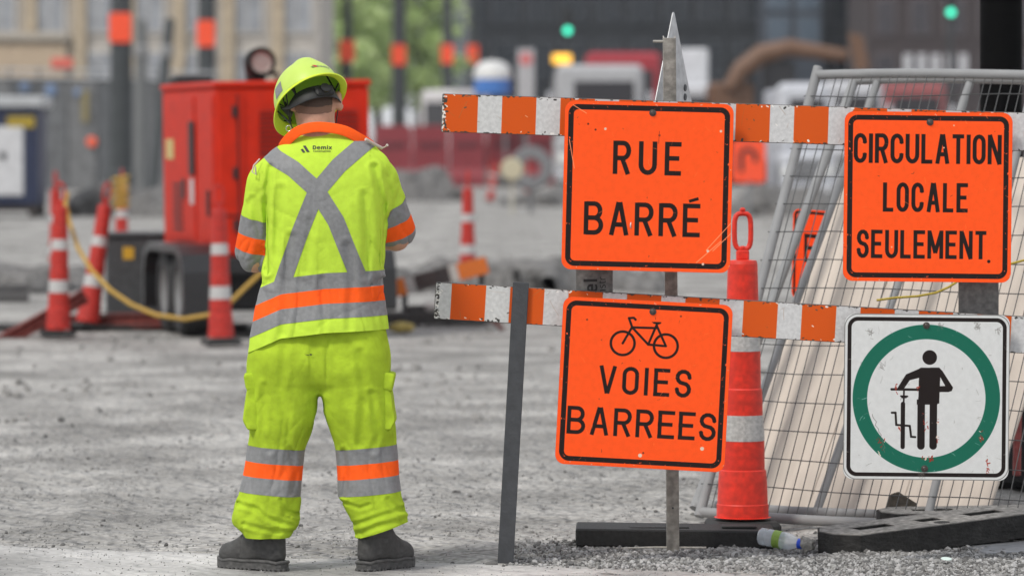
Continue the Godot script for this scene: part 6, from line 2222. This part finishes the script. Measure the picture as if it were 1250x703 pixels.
	var dome := func(u: float, v: float, grow: float) -> Vector3:   # u round, v 0 rim .. 1 crown
		var a := u * TAU
		var e := v * PI / 2.0
		var r := pow(cos(e), 0.86)
		var p := Vector3(0.118 * sin(a) * r, 0.130 * sin(e), 0.142 * cos(a) * r)
		var ridge := exp(-pow(p.x / 0.03, 4.0)) * smoothstep(0.35, 0.65, v) * 0.009
		p *= 1.0 + ridge / 0.13 + grow / 0.13
		return p
	mb = MB.new()
	var nu := 72
	var nv := 22
	for inner in 2:
		var g := 0.0 if inner == 0 else -0.003
		var grid := []
		for j in nv + 1:
			for i in nu: grid.append(hx * dome.call(float(i) / nu, float(j) / nv, g))
		var nn := []
		for j in nv + 1:
			for i in nu:
				var du: Vector3 = grid[j * nu + (i + 1) % nu] - grid[j * nu + (i - 1 + nu) % nu]
				var dv: Vector3 = grid[mini(j + 1, nv) * nu + i] - grid[maxi(j - 1, 0) * nu + i]
				var k := dv.cross(du).normalized()
				var out: Vector3 = grid[j * nu + i] - C
				if j >= nv - 1: k = up
				if k.dot(out) < 0: k = -k
				nn.append(k if inner == 0 else -k)
		for j in nv:
			for i in nu:
				var a := j * nu + i
				var b := j * nu + (i + 1) % nu
				mb.tri(grid[a], grid[b], grid[b + nu], nn[a], nn[b], nn[b + nu])
				if j < nv - 1: mb.tri(grid[a], grid[b + nu], grid[a + nu], nn[a], nn[b + nu], nn[a + nu])
	var hel := obj("helmet", mb, shell, t)
	mb = MB.new()
	# brim: a lip all round that widens to a peak in front
	var br := []
	for i in nu:
		var a := TAU * i / nu
		var ex := 0.011 + 0.036 * pow(maxf(0.0, -cos(a)), 2.5) + 0.012 * pow(maxf(0.0, cos(a - 0.5)), 2.0)
		var o := Vector3(sin(a), 0, cos(a))
		var b0 := Vector3(0.118 * sin(a), 0, 0.142 * cos(a))
		var dip := 0.012 + 0.010 * maxf(0.0, -cos(a))
		br.append([hx * (b0 * 0.98), hx * (b0 + o * ex * 0.6 + Vector3(0, -dip * 0.5, 0)), hx * (b0 + o * ex + Vector3(0, -dip, 0)), hx * (b0 + o * (ex - 0.002) + Vector3(0, -dip - 0.004, 0)), hx * (b0 * 0.97 + Vector3(0, -0.006, 0))])
	for i in nu:
		var p: Array = br[i]
		var q: Array = br[(i + 1) % nu]
		for k in 4:
			var nrmv: Vector3 = (q[k] - p[k]).cross(p[k + 1] - p[k]).normalized()
			var want: Vector3 = up if k < 2 else (p[k] - C if k == 2 else -up)
			if nrmv.dot(want) < 0: nrmv = -nrmv
			mb.tri(p[k], q[k], q[k + 1], nrmv, nrmv, nrmv); mb.tri(p[k], q[k + 1], p[k + 1], nrmv, nrmv, nrmv)
	obj("brim", mb, mat("helmet brim", C8(222, 244, 60), 0.45, 0, 0.97, 5), hel)  # same plastic as the shell; brighter yellow stands in for light through it
	var blk := mat("black harness", C8(26, 26, 27), 0.6, 0, 0.8, 30)
	mb = MB.new()   # ratchet band round the nape
	var arcp := []
	for i in 19:
		var a := deg_to_rad(lerpf(-112, 112, i / 18.0))
		arcp.append(hx * Vector3(0.092 * sin(a), -0.03 - 0.014 * cos(a), 0.002 + 0.098 * cos(a)))
	mb.tube(arcp, 0.027, 10, true, 0.16, (hb * Vector3(0, 0, 1)).normalized())
	mb.box(hx * at(Vector3(0.012, -0.045, 0.104), 0, 0, 0), Vector3(0.07, 0.042, 0.016), 0.006)
	obj("ratchet_band", mb, blk, hel)
	mb = MB.new()
	mb.lathe(hx * Transform3D(Basis(Vector3.RIGHT, PI / 2), Vector3(0.012, -0.044, 0.111)), [Vector2(0.018, 0.0), Vector2(0.018, 0.01), Vector2(0.0, 0.011)], 16)
	obj("ratchet_knob", mb, blk, hel)
	mb = MB.new()   # suspension straps and chin strap
	for a in [-150.0, -95.0, -55.0, 55.0, 95.0, 150.0]:
		var r := deg_to_rad(a)
		mb = MB.new()
		mb.tube([hx * Vector3(0.112 * sin(r), 0.0, 0.134 * cos(r)), hx * Vector3(0.1 * sin(r), -0.012, 0.116 * cos(r)), hx * Vector3(0.094 * sin(r), -0.02, 0.108 * cos(r)), hx * Vector3(0.085 * sin(r), 0.06, 0.1 * cos(r))], 0.006, 6, true, 0.4)
		obj("strap", mb, blk, hel)
	mb = MB.new()
	mb.tube([hx * Vector3(-0.104, 0.0, 0.05), hx * Vector3(-0.1, -0.04, 0.02), hx * Vector3(-0.094, -0.085, -0.02), hx * Vector3(-0.075, -0.125, -0.05)], 0.004, 6, true, 0.5)
	obj("chin_strap", mb, blk, hel)
	mb = MB.new()
	mb.tube([hx * Vector3(-0.108, 0.0, -0.05), hx * Vector3(-0.1, -0.05, -0.03), hx * Vector3(-0.094, -0.085, -0.02)], 0.004, 6, true, 0.5)
	obj("chin_strap", mb, blk, hel)
	mb = MB.new()
	mb.tube([hx * Vector3(0.104, 0.0, 0.04), hx * Vector3(0.098, -0.05, 0.0), hx * Vector3(0.08, -0.11, -0.05)], 0.004, 6, true, 0.5)
	obj("chin_strap", mb, blk, hel)
	mb = MB.new()   # grey reflective sticker on the left side
	for i in 5:
		for j in 4:
			var q := []
			for k in [[0, 0], [1, 0], [1, 1], [0, 1]]: q.append(hx * dome.call(0.745 + 0.012 * (i + k[0]), 0.06 + 0.055 * (j + k[1]), 0.0012))
			mb.quad(q[0], q[1], q[2], q[3], q[0] - C)
	obj("sticker", mb, ref, hel)
	# small printed emblem and name on the back of the dome
	var spot := func(x: float, y: float) -> Vector3: return hx * dome.call(x / 0.87, y, 0.0012)
	mb = MB.new()
	for k in [[[-0.018, 0.235], [-0.002, 0.225], [0.008, 0.17], [-0.006, 0.165]]]:
		mb.quad(spot.call(k[0][0], k[0][1]), spot.call(k[1][0], k[1][1]), spot.call(k[2][0], k[2][1]), spot.call(k[3][0], k[3][1]), -fw)
	obj("printed_emblem", mb, mat("emblem red", C8(176, 40, 52), 0.5, 0, 1.0), hel)
	mb = MB.new()
	mb.quad(spot.call(-0.026, 0.195), spot.call(-0.016, 0.19), spot.call(-0.008, 0.165), spot.call(-0.02, 0.165), -fw)
	obj("printed_emblem", mb, ink, hel)
	var arr := letters("Demix", 0.011, 0.0, true).surface_get_arrays(0)
	var vs: PackedVector3Array = arr[Mesh.ARRAY_VERTEX]
	var ix = arr[Mesh.ARRAY_INDEX]
	var cnt: int = ix.size() if ix != null and ix.size() else vs.size()
	mb = MB.new()
	for i in range(0, cnt, 3):
		var q := []
		for k in 3:
			var p: Vector3 = vs[ix[i + k]] if ix != null and ix.size() else vs[i + k]
			q.append(spot.call(0.035 + p.x * 1.45, 0.185 + p.y * 4.6 - p.x * 0.35))
		if (q[1] - q[0]).cross(q[2] - q[0]).length() > 1e-11: mb.flat(q[0], q[1], q[2], -fw)
	obj("printed_name", mb, mat("print grey", C8(110, 112, 112), 0.6, 0, 1.0), hel)


# ---------------------------------------------------------------- the scene
func _ready() -> void:
	rng.seed = 7
	nz.seed = 3
	nz.noise_type = FastNoiseLite.TYPE_SIMPLEX_SMOOTH
	nz.fractal_octaves = 3
	# camera: a long lens at eye height, level, shifted down
	var cam := Camera3D.new()
	cam.name = "camera"
	add_child(cam)
	cam.position = Vector3(0, EYE, 0)
	var lens := CameraAttributesPhysical.new()
	lens.frustum_focal_length = 157.0
	lens.exposure_aperture = 3.3
	lens.frustum_focus_distance = 15.85
	lens.frustum_near = 1.0
	lens.frustum_far = 3000.0
	cam.attributes = lens
	cam.projection = Camera3D.PROJECTION_FRUSTUM
	cam.near = 1.0
	cam.far = 3000.0
	cam.keep_aspect = Camera3D.KEEP_WIDTH
	cam.size = 2.0 * 625.0 / F
	cam.frustum_offset = Vector2(0, -186.0 / F)
	cam.current = true
	# sky and sun: bright overcast
	var env := Environment.new()
	env.background_mode = Environment.BG_SKY
	env.sky = Sky.new()
	var sk := ProceduralSkyMaterial.new()
	sk.sky_top_color = C8(226, 230, 238)
	sk.sky_horizon_color = C8(236, 238, 240)
	sk.ground_horizon_color = C8(200, 200, 200)
	sk.ground_bottom_color = C8(150, 150, 150)
	sk.sky_curve = 0.3
	env.sky.sky_material = sk
	env.background_energy_multiplier = 0.75
	env.fog_enabled = true
	env.fog_density = 0.00022
	env.fog_light_color = C8(214, 218, 224)
	env.tonemap_mode = Environment.TONE_MAPPER_LINEAR
	env.tonemap_exposure = 1.52
	env.sdfgi_enabled = true
	env.ssao_enabled = true
	env.ssil_enabled = true
	var we := WorldEnvironment.new()
	we.name = "environment"
	we.environment = env
	add_child(we)
	var sun := DirectionalLight3D.new()
	sun.name = "sun"
	sun.light_color = C8(255, 250, 242)
	sun.light_energy = 0.5
	sun.light_angular_distance = 10.0
	sun.shadow_enabled = true
	sun.look_at_from_position(Vector3(-5, 9, 5.5), Vector3.ZERO)
	add_child(sun)

	for step in [build_ground, build_background, build_generator, build_fence, build_barricade, build_cones, build_signs, build_worker]:
		step.call()
